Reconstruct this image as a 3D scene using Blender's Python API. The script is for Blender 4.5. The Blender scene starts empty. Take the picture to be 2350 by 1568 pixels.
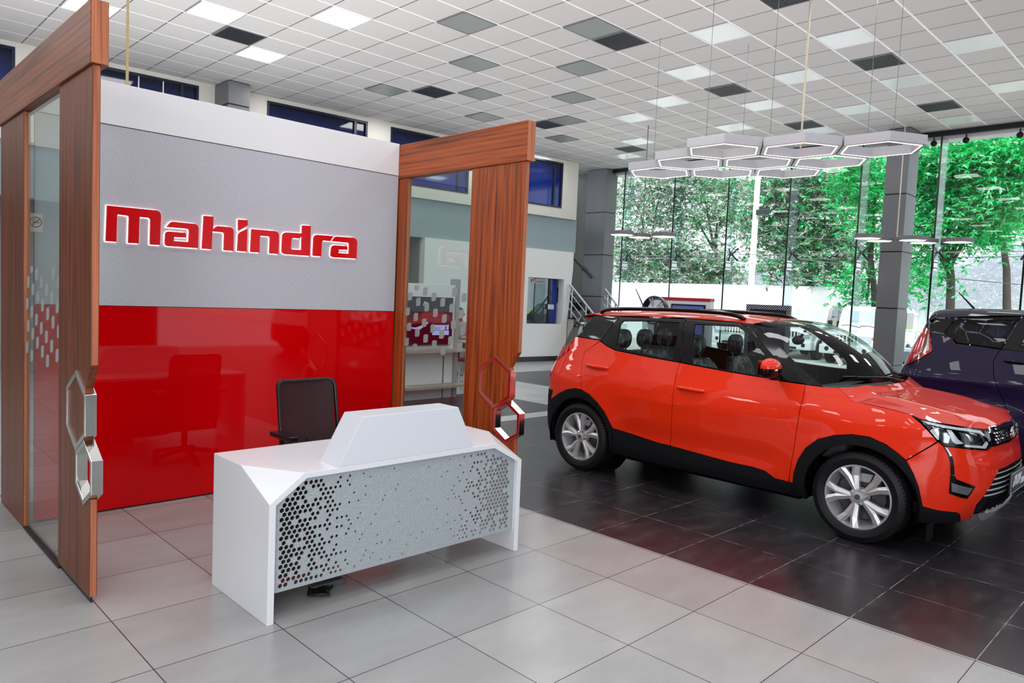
import bpy, bmesh, math, random
import numpy as np
from mathutils import Vector, Matrix
from mathutils.geometry import delaunay_2d_cdt
random.seed(7)
COL = bpy.context.scene.collection
PI = math.pi
# ---------------------------------------------------------------- camera model (metres, floor z=0)
CF, CYAW, CPITCH, CROLL, CH = 1662.47683, 0.79119, 0.06257, 0.04321, 1.68221
CW2, CH2 = 1175.0, 784.0
def _basis():
    f = Vector((math.cos(CYAW)*math.cos(CPITCH), math.sin(CYAW)*math.cos(CPITCH), -math.sin(CPITCH)))
    r = f.cross(Vector((0, 0, 1))).normalized(); u = r.cross(f)
    c, s = math.cos(CROLL), math.sin(CROLL)
    return r*c + u*s, u*c - r*s, f
CR, CU, CFW = _basis()
EYE = Vector((0, 0, CH))
def ray(x, y): return CFW + CR*((x-CW2)/CF) - CU*((y-CH2)/CF)
def on(x, y, ax, v):
    """where the sight line of a photo point meets the plane axis=v"""
    d = ray(x, y); return EYE + d*((v-EYE[ax])/d[ax])
def onp(x, y, p0, n):
    d = ray(x, y); n = Vector(n); return EYE + d*((Vector(p0)-EYE).dot(n)/d.dot(n))
def proj(P):
    d = Vector(P)-EYE; z = d.dot(CFW); return CW2+CF*d.dot(CR)/z, CH2-CF*d.dot(CU)/z
def zm(x0, y0, k, pts): return [(x0+a/k, y0+b/k) for a, b in pts]
# ---------------------------------------------------------------- colour + materials
def lin(h):
    h = h.lstrip('#'); o = []
    for i in (0, 2, 4):
        v = int(h[i:i+2], 16)/255; o.append(v/12.92 if v <= .04045 else ((v+.055)/1.055)**2.4)
    return (*o, 1)
class NT:
    def __init__(s, name):
        s.m = bpy.data.materials.new(name); s.m.use_nodes = True; s.t = s.m.node_tree; s.t.nodes.clear()
        s.out = s.n('ShaderNodeOutputMaterial')
    def n(s, t, **k):
        x = s.t.nodes.new(t)
        for a, v in k.items(): setattr(x, a, v)
        return x
    def l(s, a, b): s.t.links.new(a, b)
    def math(s, op, a, b=None, c=None):
        x = s.n('ShaderNodeMath', operation=op)
        for i, v in enumerate((a, b, c)):
            if v is None: continue
            if isinstance(v, (int, float)): x.inputs[i].default_value = v
            else: s.l(v, x.inputs[i])
        return x.outputs[0]
    def mix(s, fac, a, b):
        x = s.n('ShaderNodeMix', data_type='RGBA')
        for k, v in ((0, fac), (6, a), (7, b)):
            if isinstance(v, (int, float, tuple)): x.inputs[k].default_value = v
            else: s.l(v, x.inputs[k])
        return x.outputs[2]
    def noise(s, scale, detail=3, vec=None, rough=.5):
        x = s.n('ShaderNodeTexNoise'); x.inputs['Scale'].default_value = scale; x.inputs['Detail'].default_value = detail
        x.inputs['Roughness'].default_value = rough
        if vec is not None: s.l(vec, x.inputs['Vector'])
        return x.outputs['Fac']
    def ramp(s, fac, stops):
        x = s.n('ShaderNodeValToRGB'); e = x.color_ramp.elements
        while len(e) < len(stops): e.new(.5)
        for i, (p, c) in enumerate(stops): e[i].position = p; e[i].color = c
        s.l(fac, x.inputs[0]); return x.outputs[0]
    def pos(s): return s.n('ShaderNodeNewGeometry').outputs['Position']
    def obj(s): return s.n('ShaderNodeTexCoord').outputs['Object']
    def xyz(s, v):
        x = s.n('ShaderNodeSeparateXYZ'); s.l(v, x.inputs[0]); return x.outputs
    def comb(s, a, b, c):
        x = s.n('ShaderNodeCombineXYZ')
        for i, v in enumerate((a, b, c)):
            if isinstance(v, (int, float)): x.inputs[i].default_value = v
            else: s.l(v, x.inputs[i])
        return x.outputs[0]
    def bsdf(s, **k):
        b = s.n('ShaderNodeBsdfPrincipled')
        for a, v in k.items():
            nm = {'color': 'Base Color', 'rough': 'Roughness', 'metal': 'Metallic', 'spec': 'Specular IOR Level', 'coat': 'Coat Weight', 'coat_rough': 'Coat Roughness',
                  'trans': 'Transmission Weight', 'alpha': 'Alpha', 'emit': 'Emission Color', 'estr': 'Emission Strength', 'normal': 'Normal', 'ior': 'IOR', 'sheen': 'Sheen Weight'}[a]
            if isinstance(v, (int, float, tuple)): b.inputs[nm].default_value = v
            else: s.l(v, b.inputs[nm])
        s.l(b.outputs[0], s.out.inputs[0]); return b
    def bump(s, h, strength=.2, dist=.01):
        x = s.n('ShaderNodeBump'); x.inputs['Strength'].default_value = strength; x.inputs['Distance'].default_value = dist
        s.l(h, x.inputs['Height']); return x.outputs[0]
def mat(name, hx, rough=.5, metal=0, var=.06, scale=30, bump=0, **k):
    n = NT(name); c = lin(hx)
    f = n.noise(scale, 3, n.obj())
    a = tuple(min(1, v*(1+var)) for v in c[:3])+(1,); b = tuple(v*(1-var) for v in c[:3])+(1,)
    kw = dict(color=n.mix(f, b, a), rough=rough, metal=metal); kw.update(k)
    if bump: kw['normal'] = n.bump(f, bump, .004)
    n.bsdf(**kw); return n.m
def emat(name, hx, strength):
    n = NT(name); f = n.noise(6, 2, n.obj()); e = n.n('ShaderNodeEmission'); e.inputs[1].default_value = strength
    c = lin(hx); n.l(n.mix(f, tuple(v*.97 for v in c[:3])+(1,), c), e.inputs[0]); n.l(e.outputs[0], n.out.inputs[0]); return n.m
def glassmat(name, tint='#ffffff', refl=.08, rough=0.0, haze=0.0, hazecol='#ffffff'):
    """thin sheet glass: clear, a little mirror by angle"""
    n = NT(name); tr = n.n('ShaderNodeBsdfTransparent'); tr.inputs[0].default_value = lin(tint)
    gl = n.n('ShaderNodeBsdfGlossy'); gl.inputs['Roughness'].default_value = rough
    lw = n.n('ShaderNodeLayerWeight'); lw.inputs[0].default_value = .5
    fz = n.math('POWER', lw.outputs['Facing'], 5.0)
    fac = n.math('MULTIPLY_ADD', fz, .75, refl*.55)
    m1 = n.n('ShaderNodeMixShader'); n.l(fac, m1.inputs[0]); n.l(tr.outputs[0], m1.inputs[1]); n.l(gl.outputs[0], m1.inputs[2])
    res = m1.outputs[0]
    if haze:
        d = n.n('ShaderNodeBsdfDiffuse'); d.inputs[0].default_value = lin(hazecol)
        m2 = n.n('ShaderNodeMixShader'); m2.inputs[0].default_value = haze; n.l(res, m2.inputs[1]); n.l(d.outputs[0], m2.inputs[2]); res = m2.outputs[0]
    n.l(res, n.out.inputs[0]); return n.m
# ---------------------------------------------------------------- mesh building (world coordinates)
class MB:
    def __init__(s): s.v = []; s.f = []; s.nr = {}
    def add(s, vs, fs):
        o = len(s.v); s.v += [Vector(v) for v in vs]; s.f += [tuple(i+o for i in f) for f in fs]; return s
    def box(s, x0, x1, y0, y1, z0, z1, M=None):
        vs = [Vector((x, y, z)) for z in (z0, z1) for y in (y0, y1) for x in (x0, x1)]
        if M is not None: vs = [M @ v for v in vs]
        return s.add(vs, [(0, 2, 3, 1), (4, 5, 7, 6), (0, 1, 5, 4), (2, 6, 7, 3), (0, 4, 6, 2), (1, 3, 7, 5)])
    def prism(s, pts, d):
        """closed polygon of 3D points swept by vector d"""
        n = len(pts); pts = [Vector(p) for p in pts]; d = Vector(d)
        nr = Vector((0, 0, 0))
        for i in range(n): nr += pts[i].cross(pts[(i+1) % n])
        if nr.dot(d) > 0: pts = pts[::-1]
        vs = pts+[p+d for p in pts]
        return s.add(vs, [tuple(range(n)), tuple(range(2*n-1, n-1, -1))]+[(i, n+i, n+(i+1) % n, (i+1) % n) for i in range(n)])
    def ring(s, outer, inner, d):
        """flat frame between two equal-count loops swept by d"""
        n = len(outer); d = Vector(d); o = [Vector(p) for p in outer]; i_ = [Vector(p) for p in inner]
        vs = o+i_+[p+d for p in o]+[p+d for p in i_]; f = []
        for k in range(n):
            j = (k+1) % n
            f += [(k, j, n+j, n+k), (2*n+k, 3*n+k, 3*n+j, 2*n+j), (k, 2*n+k, 2*n+j, j), (n+k, n+j, 3*n+j, 3*n+k)]
        return s.add(vs, f)
    def tube(s, path, r, n=8, caps=True):
        P = [Vector(p) for p in path]; rs = r if isinstance(r, (list, tuple)) else [r]*len(P); o = len(s.v); ref = None
        for i, p in enumerate(P):
            t = (P[min(i+1, len(P)-1)]-P[max(i-1, 0)]).normalized()
            if ref is None: ref = t.orthogonal().normalized()
            ref = (ref-t*ref.dot(t)); ref = ref.normalized() if ref.length > 1e-6 else t.orthogonal().normalized()
            b = t.cross(ref)
            for k in range(n): a = 2*PI*k/n; s.v.append(p+(ref*math.cos(a)+b*math.sin(a))*rs[i])
        for i in range(len(P)-1):
            for k in range(n): a, b2 = o+i*n+k, o+i*n+(k+1) % n; s.f.append((a, b2, b2+n, a+n))
        if caps: s.f += [tuple(range(o+n-1, o-1, -1)), tuple(range(o+(len(P)-1)*n, o+len(P)*n))]
        return s
    def lathe(s, prof, M, n=48, close=False):
        """prof: (radius, axial); axis = local Z of matrix M"""
        o = len(s.v); m = len(prof)
        for k in range(n):
            a = 2*PI*k/n
            for (r, h) in prof: s.v.append(M @ Vector((r*math.cos(a), r*math.sin(a), h)))
        for k in range(n):
            k2 = (k+1) % n
            for i in range(m if close else m-1):
                j = (i+1) % m; s.f.append((o+k*m+i, o+k2*m+i, o+k2*m+j, o+k*m+j))
        return s
    def grid(s, rows, flip=False):
        o = len(s.v); m = len(rows[0])
        for r in rows: s.v += [Vector(p) for p in r]
        for i in range(len(rows)-1):
            for j in range(m-1):
                q = (o+i*m+j, o+i*m+j+1, o+(i+1)*m+j+1, o+(i+1)*m+j); s.f.append(q[::-1] if flip else q)
        return s
    def ball(s, c, r, n=12, sc=(1, 1, 1)):
        c = Vector(c); rows = []
        for i in range(n+1):
            a = PI*i/n
            rows.append([c+Vector((r*sc[0]*math.sin(a)*math.cos(2*PI*k/(2*n)), r*sc[1]*math.sin(a)*math.sin(2*PI*k/(2*n)), r*sc[2]*math.cos(a))) for k in range(2*n+1)])
        return s.grid(rows)
    def mesh(s, name, off=None, merge=1e-5, recalc=True):
        me = bpy.data.meshes.new(name)
        vs = s.v if off is None else [off @ v for v in s.v]
        me.from_pydata([tuple(v) for v in vs], [], s.f)
        bm = bmesh.new(); bm.from_mesh(me)
        if merge: bmesh.ops.remove_doubles(bm, verts=bm.verts, dist=merge)
        if merge: bmesh.ops.dissolve_degenerate(bm, edges=bm.edges, dist=1e-6)
        if recalc: bmesh.ops.recalc_face_normals(bm, faces=bm.faces)
        bm.to_mesh(me); bm.free(); return me
def obj(name, mb, m, parent=None, smooth=None, bevel=0, recalc=True, merge=1e-5):
    """one mesh object; vertices are given in world space and stored relative to the parent"""
    off = None
    if parent is not None: off = world(parent).inverted()
    if mb.nr: merge = 0; recalc = False
    me = mb.mesh(name, off, merge, recalc)
    for x in (m if isinstance(m, (list, tuple)) else [m]): me.materials.append(x)
    o = bpy.data.objects.new(name, me); COL.objects.link(o)
    if parent is not None: o.parent = parent
    if bevel:
        b = o.modifiers.new('Bevel', 'BEVEL'); b.width = bevel; b.segments = 2; b.limit_method = 'ANGLE'; b.angle_limit = .6; b.harden_normals = False
    if smooth is not None:
        me.polygons.foreach_set('use_smooth', [True]*len(me.polygons))
        if smooth < 3:
            bm = bmesh.new(); bm.from_mesh(me)
            for e in bm.edges:
                if len(e.link_faces) == 2 and e.calc_face_angle(0) > smooth: e.smooth = False
            bm.to_mesh(me); bm.free()
        if mb.nr and len(me.vertices) == len(mb.v):
            me.normals_split_custom_set_from_vertices([tuple(mb.nr.get(i, (0, 0, 0))) for i in range(len(me.vertices))])
    return o
def world(o):
    M = Matrix.LocRotScale(o.location, o.rotation_euler, o.scale)
    return world(o.parent) @ M if o.parent else M
def tag(o, label, cat, group=None, kind=None):
    o['label'] = label; o['category'] = cat
    if group: o['group'] = group
    if kind: o['kind'] = kind
    return o
def thing(name, label, cat, loc=(0, 0, 0), rotz=0, group=None):
    o = bpy.data.objects.new(name, None); COL.objects.link(o); o.empty_display_size = .1
    o.location = loc; o.rotation_euler = (0, 0, rotz); return tag(o, label, cat, group)
def struct(name, mb, m, label=None, cat=None, **k):
    o = obj(name, mb, m, **k); o['kind'] = 'structure'
    if label: o['label'] = label
    if cat: o['category'] = cat
    return o
def dup(root, loc, rotz=None, label=None, group=None):
    r = root.copy(); COL.objects.link(r); r.location = loc
    if rotz is not None: r.rotation_euler = (0, 0, rotz)
    if label: r['label'] = label
    if group: r['group'] = group
    for ch in list(root.children):
        c = ch.copy(); COL.objects.link(c); c.parent = r
        for g in list(ch.children):
            d = g.copy(); COL.objects.link(d); d.parent = c
    return r
def cdt(outer, holes=(), step=.05, keep=None):
    """triangulate a 2D polygon (with holes) with inner points on a grid; returns (verts, tris)"""
    vs = [Vector(p) for p in outer]; ed = [(i, (i+1) % len(outer)) for i in range(len(outer))]
    for h in holes:
        o = len(vs); vs += [Vector(p) for p in h]; ed += [(o+i, o+(i+1) % len(h)) for i in range(len(h))]
    def inside(p, poly):
        c = False; n = len(poly); x, y = p
        for i in range(n):
            (x1, y1), (x2, y2) = poly[i], poly[i-1]
            if (y1 > y) != (y2 > y) and x < (x2-x1)*(y-y1)/(y2-y1)+x1: c = not c
        return c
    if step:
        xs = [p[0] for p in outer]; ys = [p[1] for p in outer]
        ny = int((max(ys)-min(ys))/step)+1; nx = int((max(xs)-min(xs))/step)+1
        for j in range(ny+1):
            for i in range(nx+1):
                p = (min(xs)+(i+.5*(j % 2))*step, min(ys)+j*step)
                if not inside(p, outer) or any(inside(p, h) for h in holes): continue
                ok = True
                for poly in [outer, *holes]:
                    for k in range(len(poly)):
                        a = Vector(poly[k-1]); b = Vector(poly[k]); ab = b-a; L = ab.length_squared
                        t = 0 if L == 0 else max(0, min(1, (Vector(p)-a).dot(ab)/L))
                        if (Vector(p)-a-ab*t).length < step*.45: ok = False; break
                    if not ok: break
                if ok: vs.append(Vector(p))
    r = delaunay_2d_cdt(vs, ed, [], 0, 1e-6)
    V = [tuple(v) for v in r[0]]; T = []
    for f in r[2]:
        c = (sum(V[i][0] for i in f)/len(f), sum(V[i][1] for i in f)/len(f))
        if inside(c, outer) and not any(inside(c, h) for h in holes): T.append(tuple(f))
    return V, T
def resample(pts, step, closed=True):
    out = []; n = len(pts)
    for i in range(n if closed else n-1):
        a = pts[i]; b = pts[(i+1) % n]; L = math.dist(a, b); k = max(1, int(L/step))
        for j in range(k): out.append(tuple(a[c]+(b[c]-a[c])*j/k for c in range(len(a))))
    if not closed: out.append(tuple(pts[-1]))
    return out
def interp(tab, x):
    if x <= tab[0][0]: return tab[0][1]
    for (a, b), (c, d) in zip(tab, tab[1:]):
        if x <= c: t = (x-a)/(c-a); return b+(d-b)*t
    return tab[-1][1]
def text_mesh(body, size, M, m, name, parent, depth=.002, spacing=1.0, shear=0):
    """lettering as a mesh, baseline along local X of M, facing local Z"""
    cu = bpy.data.curves.new(name, 'FONT'); cu.body = body; cu.size = size; cu.extrude = depth; cu.align_x = 'CENTER'; cu.align_y = 'CENTER'; cu.space_character = spacing; cu.shear = shear
    o = bpy.data.objects.new(name, cu); dg = bpy.context.evaluated_depsgraph_get()
    COL.objects.link(o); bpy.context.view_layer.update(); dg = bpy.context.evaluated_depsgraph_get()
    me = bpy.data.meshes.new_from_object(o.evaluated_get(dg)); bpy.data.objects.remove(o)
    mb = MB(); mb.add([M @ v.co for v in me.vertices], [tuple(p.vertices) for p in me.polygons]); bpy.data.meshes.remove(me)
    return obj(name, mb, m, parent, merge=0)
# ================================================================ camera, world, light
sc = bpy.context.scene
cam = bpy.data.cameras.new('camera'); camo = bpy.data.objects.new('camera', cam); COL.objects.link(camo)
cam.sensor_width = 36; cam.lens = 36*CF/2350; cam.clip_start = .05; cam.clip_end = 500
camo.matrix_world = Matrix.Translation(EYE) @ Matrix((CR, CU, -CFW)).transposed().to_4x4()
sc.camera = camo
sc.view_settings.view_transform = 'Standard'; sc.view_settings.look = 'None'; sc.view_settings.exposure = .08; sc.view_settings.gamma = 1
sc.cycles.max_bounces = 8; sc.cycles.diffuse_bounces = 4; sc.cycles.glossy_bounces = 4; sc.cycles.transmission_bounces = 6; sc.cycles.transparent_max_bounces = 16
sc.cycles.caustics_reflective = False; sc.cycles.caustics_refractive = False; sc.cycles.sample_clamp_indirect = 4
sc.cycles.use_denoising = True
w = bpy.data.worlds.new('overcast_sky'); sc.world = w; w.use_nodes = True
wt = w.node_tree; bg = wt.nodes['Background']
tcw = wt.nodes.new('ShaderNodeTexCoord'); spw = wt.nodes.new('ShaderNodeSeparateXYZ'); rw = wt.nodes.new('ShaderNodeValToRGB')
wt.links.new(tcw.outputs['Generated'], spw.inputs[0]); wt.links.new(spw.outputs[2], rw.inputs[0]); wt.links.new(rw.outputs[0], bg.inputs[0])
rw.color_ramp.elements[0].position = 0; rw.color_ramp.elements[0].color = lin('#dfe9f6'); rw.color_ramp.elements[1].position = .5; rw.color_ramp.elements[1].color = lin('#f6faff')
bg.inputs[1].default_value = 1.9
H = 5.3144
def lamp(name, loc, size, power, rot=(0, 0, 0), size_y=None, col=(1, 1, 1), spec=1.0):
    l = bpy.data.lights.new(name, 'AREA'); l.energy = power; l.size = size; l.color = col; l.specular_factor = spec
    if size_y: l.shape = 'RECTANGLE'; l.size_y = size_y
    o = bpy.data.objects.new(name, l); COL.objects.link(o); o.location = loc; o.rotation_euler = rot; return o
# even grid of fill lamps added under the ceiling, apart from its lit panels
for i in range(9):
    for j in range(9): lamp('ceiling_fill_lamp', (-5.6+2.4*i, -6.6+2.4*j, H-.02), .58, 10.5 if i < 5 else 12.5)
sun = bpy.data.lights.new('outdoor_fill_sun', 'SUN'); sun.energy = 4.0; sun.angle = math.radians(35); sun.specular_factor = .2; so_ = bpy.data.objects.new('outdoor_fill_sun', sun); COL.objects.link(so_); so_.location = (10, 0, 30); so_.rotation_euler = Vector((-.55, -.28, .78)).to_track_quat('Z', 'Y').to_euler()  # soft sun added to brighten the trees and vehicles outside
# fill lamp added behind and left of the camera to brighten upright faces
q_ = (Vector((3.2, 4.6, 1.3))-Vector((-4.8, -4.6, 2.5))).to_track_quat('-Z', 'Y').to_euler()
lamp('front_fill_lamp', (-4.8, -4.6, 2.5), 5, 420, rot=q_, size_y=3.4, col=(.97, .98, 1))
# unseen upward fill lamps, added to brighten the tiled ceiling
lamp('upward_fill_lamp', (2.0, 6.5, 3.2), 9, 370, rot=(PI, 0, 0), size_y=11, spec=0)
lamp('upward_fill_lamp', (11.0, 6.5, 3.9), 8, 130, rot=(PI, 0, 0), size_y=11, spec=0)
# ================================================================ floor
TX, TY = 1.67872, 3.21078
n = NT('floor_tiles'); P = n.pos(); X, Y, Z = n.xyz(P)
def cell(v, o, s): return n.math('DIVIDE', n.math('SUBTRACT', v, o), s)
def line(v, wd):   # 1 on a joint; wd in cells
    f = n.math('FRACT', n.math('ADD', v, 100.0)); d = n.math('MINIMUM', f, n.math('SUBTRACT', 1.0, f)); return n.math('LESS_THAN', d, wd)
def gt(v, a): return n.math('GREATER_THAN', v, a)
def lt(v, a): return n.math('LESS_THAN', v, a)
def AND(*a):
    r = a[0]
    for b in a[1:]: r = n.math('MULTIPLY', r, b)
    return r
def OR(a, b): return n.math('MAXIMUM', a, b)
XD = 4.0973
u1, v1 = cell(X, TX, .6), cell(Y, TY, .6); u2 = cell(X, XD, .62)
dark = AND(gt(X, XD), n.math('SUBTRACT', 1.0, AND(gt(Y, 6.91), lt(Y, 7.2))))
dark = AND(dark, n.math('SUBTRACT', 1.0, AND(gt(Y, 7.2), gt(X, 8.38), lt(X, 10.14))))
dark = AND(dark, n.math('SUBTRACT', 1.0, AND(gt(Y, 9.2), lt(X, 10.14)))); dark = AND(dark, n.math('SUBTRACT', 1.0, gt(Y, 11.29)))
jl = OR(line(u1, .0042), line(v1, .0042)); jd = OR(line(u2, .0038), line(v1, .0038))
cl = n.comb(n.math('FLOOR', u1), n.math('FLOOR', v1), 0.0); wn = n.n('ShaderNodeTexWhiteNoise'); wn.noise_dimensions = '3D'; n.l(cl, wn.inputs['Vector'])
mp = n.n('ShaderNodeMapping'); mp.inputs['Scale'].default_value = (1, 2.2, 1); n.l(P, mp.inputs[0])
f1 = n.noise(1.7, 6, mp.outputs[0], .6); f2 = n.noise(60, 3, P); f3 = n.noise(3.5, 8, mp.outputs[0], .65)
light_c = n.ramp(n.math('ADD', n.math('MULTIPLY', f1, .7), n.math('MULTIPLY', wn.outputs[0], .25)), [(.25, lin('#9b9c9d')), (.5, lin('#a9aaab')), (.75, lin('#b6b7b7'))])
light_c = n.mix(n.math('MULTIPLY', f2, .12), light_c, lin('#9a9a98'))
dark_c = n.ramp(f3, [(.3, lin('#201e22')), (.55, lin('#2f2c30')), (.8, lin('#4b484c'))])
light_c = n.mix(jl, light_c, lin('#3c3c40')); 
gb = n.noise(9, 3, P); jdm = n.math('MULTIPLY', jd, n.ramp(gb, [(.4, (.05,)*3+(1,)), (.62, (1, 1, 1, 1))]))
dark_c = n.mix(jdm, dark_c, lin('#a8a4a4'))
colr = n.mix(dark, light_c, dark_c)
rg = n.math('ADD', n.math('MULTIPLY', f3, .12), n.math('MULTIPLY_ADD', dark, .08, .17))
jn = n.math('ADD', n.math('MULTIPLY', jl, n.math('SUBTRACT', 1.0, dark)), n.math('MULTIPLY', jd, dark))
n.bsdf(color=colr, rough=rg, spec=.5, normal=n.bump(n.math('MULTIPLY', jn, -1.0), .3, .002)); M_floor = n.m
struct('floor', MB().box(-7, 16.6, -8, 17, -.12, 0), M_floor)
# ================================================================ ceiling: 0.6 m lay-in tiles
CX, CY = 4.95701, 8.55743
n = NT('ceiling_tiles'); P = n.pos(); X, Y, Z = n.xyz(P)
u1, v1 = cell(X, CX, .6), cell(Y, CY, .6)
wn = n.n('ShaderNodeTexWhiteNoise'); wn.noise_dimensions = '3D'; n.l(n.comb(n.math('FLOOR', u1), n.math('FLOOR', v1), 0.0), wn.inputs['Vector'])
f2 = n.noise(220, 2, P); f1 = n.noise(.5, 3, P)
c = n.mix(f2, lin('#bcb9b8'), lin('#dcdad9')); c = n.mix(n.math('MULTIPLY', wn.outputs[0], .3), c, lin('#c3c1c0'))
c = n.mix(line(u1, .014), c, lin('#6d6d6c')); c = n.mix(line(v1, .022), c, lin('#ffffff'))
n.bsdf(color=c, rough=.9, spec=.1); M_ceil = n.m
struct('ceiling', MB().box(-7, 16.55, -8, 14.2, H, H+.1), M_ceil)
# ---- things set into the ceiling grid
M_led = emat('led_diffuser_lit', '#fbfdff', 7.0)
M_frame = mat('white_enamel', '#e9e9ea', .4)
M_off = mat('unlit_diffuser_grey', '#7f8583', .35); M_offl = mat('unlit_diffuser_pale', '#dfe5e6', .25, spec=.6)
n = NT('dark_grille'); X, Y, Z = n.xyz(n.pos()); st = n.math('FRACT', n.math('MULTIPLY', X, 40.0)); n.bsdf(color=n.mix(n.math('GREATER_THAN', st, .7), lin('#131419'), lin('#4d5058')), rough=.5); M_grille = n.m
def tile(i, j): return CX+.6*i, CY+.6*j
def ceil_unit(kind, i, j, label, group):
    x, y = tile(i, j); z = H
    nm = {'lit': 'ceiling_light', 'off': 'ceiling_light', 'pale': 'ceiling_light', 'vent': 'ceiling_vent'}[kind]
    t = thing(nm, label, 'light' if kind != 'vent' else 'vent', (x+.3, y+.3, H), 0, group)
    a, b = .012, .03
    mb = MB(); mb.ring([(x+a, y+a, z), (x+.6-a, y+a, z), (x+.6-a, y+.6-a, z), (x+a, y+.6-a, z)], [(x+b, y+b, z), (x+.6-b, y+b, z), (x+.6-b, y+.6-b, z), (x+b, y+.6-b, z)], (0, 0, -.012))
    obj('frame', mb, M_frame if kind in ('lit', 'pale') else mat_dark, t)
    if kind == 'vent':
        obj('backing', MB().box(x+b, x+.6-b, y+b, y+.6-b, z-.006, z-.003), M_black, t)
        s = MB()
        for k in range(24):
            yy = y+b+(.6-2*b)*(k+.5)/24; s.box(x+b, x+.6-b, yy-.004, yy+.004, z-.012, z-.006)
        obj('louvre', s, M_slat, t)
    else:
        obj('diffuser', MB().box(x+b, x+.6-b, y+b, y+.6-b, z-.009, z-.004), {'lit': M_led, 'off': M_off, 'pale': M_offl}[kind], t)
mat_dark = mat('grey_enamel', '#74797a', .5); M_black = mat('matt_black', '#0b0c10', .6); M_slat = mat('grille_slat', '#33363f', .45)
for i, j, l in [(-2, 2, 'bright square LED panel on the ceiling left of the middle bright panel, top of photo'), (0, 0, 'bright square LED ceiling panel farthest right of the lit ones'),
                (-4, 4, 'bright LED ceiling panel half hidden by the near end of the left timber beam'), (0, 4, 'smaller-looking bright LED ceiling panel just below a black grille')]:
    ceil_unit('lit', i, j, l, 'lit LED ceiling panels')
for i, j, l in [(2, -2, 'grey unlit ceiling panel at the top, right of the lit panels'), (4, -4, 'grey unlit ceiling panel touching a corner of a black grille at top centre'), (4, 0, 'grey unlit ceiling panel below the upper grey panel at left'),
                (6, -2, 'grey unlit ceiling panel below the large black grille at top centre'), (4, 4, 'grey unlit ceiling panel left of a small black grille above the white wall top'), (6, 2, 'grey unlit ceiling panel right of a small black grille in the middle distance'),
                (8, 0, 'pale grey unlit ceiling panel at the centre of the ceiling'), (8, 4, 'small grey unlit ceiling panel above the left end of the right timber beam'), (10, 2, 'pale grey ceiling panel touching the black grille above the right timber beam'),
                (12, 4, 'small stained grey ceiling panel just right of the right timber beam end')]:
    ceil_unit('off', i, j, l, 'unlit grey ceiling panels')
for i, j, l in [(8, -4, 'pale unlit ceiling panel right of the centre grey panels'), (10, -2, 'pale ceiling panel in the row left of a black grille, centre right'), (11, 0, 'pale ceiling panel above the left hanging rod'), (14, 2, 'small pale ceiling panel above a far dark grille'),
                (16, 4, 'small pale ceiling panel just below the far dark grille'), (6, -6, 'pale unlit ceiling panel near the top, right of the large black grille'), (8, -8, 'pale unlit ceiling panel above the ribbed black grille at upper right'), (10, -10, 'pale unlit ceiling panel at the far upper right'),
                (10, -6, 'white ceiling panel crossed by the long hanging rod'), (12, -8, 'white ceiling panel below the ribbed black grille at upper right'), (12, -4, 'white ceiling panel below and right of a black grille, centre right'), (14, -6, 'white ceiling panel right of the long hanging rod'),
                (16, -4, 'white ceiling panel just behind the hexagon chandelier'), (17, -8, 'white ceiling panel nearest the glass front at right'), (14, -10, 'white ceiling panel cut by the right edge of the photo'), (14, -2, 'white ceiling panel above the left end of the hexagon chandelier')]:
    ceil_unit('pale', i, j, l, 'pale unlit ceiling panels')
for i, j, l in [(-1, 3, 'black ceiling air grille between two lit LED panels'), (5, -4, 'large black ceiling air grille at top centre'), (5, 3, 'small black ceiling grille above the white wall top'), (10, 3, 'black ceiling grille above the near end of the right timber beam'),
                (15, 3, 'dark ceiling grille farthest away near the back wall'), (5, -8, 'black ribbed ceiling grille cut by the top edge of the photo'), (10, -8, 'black ribbed ceiling grille at upper right'), (10, -4, 'black ceiling grille right of centre'),
                (15, -8, 'black ribbed ceiling grille near the glass front'), (15, -4, 'dark grey ceiling grille just above the hexagon chandelier')]:
    ceil_unit('vent', i, j, l, 'ceiling air grilles')
# ================================================================ back wall (two-storey office front)
WP, WN = Vector((3.84, 13.95, 0)), Vector((.075, 1, 0)).normalized()
WD = Vector((1, -.075, 0)).normalized()
def bw(x, y, off=0): return onp(x, y, WP-WN*off, WN)
def wx(P): return (Vector(P)-WP).dot(WD)
def wpt(u, z, off=0): p = WP+WD*u-WN*off; return Vector((p.x, p.y, z))
M_wallw = mat('cream_wall_paint', '#d9d6cf', .85, var=.03, scale=2, spec=.2)
M_wallwhite = mat('white_wall_paint', '#e6e6e6', .8, var=.02, scale=3, spec=.2)
M_band = mat('grey_green_band_paint', '#93a2a8', .75, var=.08, scale=1.5)
M_wallgrey = mat('grey_side_wall', '#8e8d8b', .85, var=.05, scale=3)
uR = wx(bw(1313, 450))
def slab(u0, u1, z0, z1, o0, o1): return MB().prism([wpt(u0, z0, o1), wpt(u1, z0, o1), wpt(u1, z1, o1), wpt(u0, z1, o1)], WN*(o1-o0))
zb1, zb0 = 3.80, 2.93          # grey band top/bottom
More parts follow.
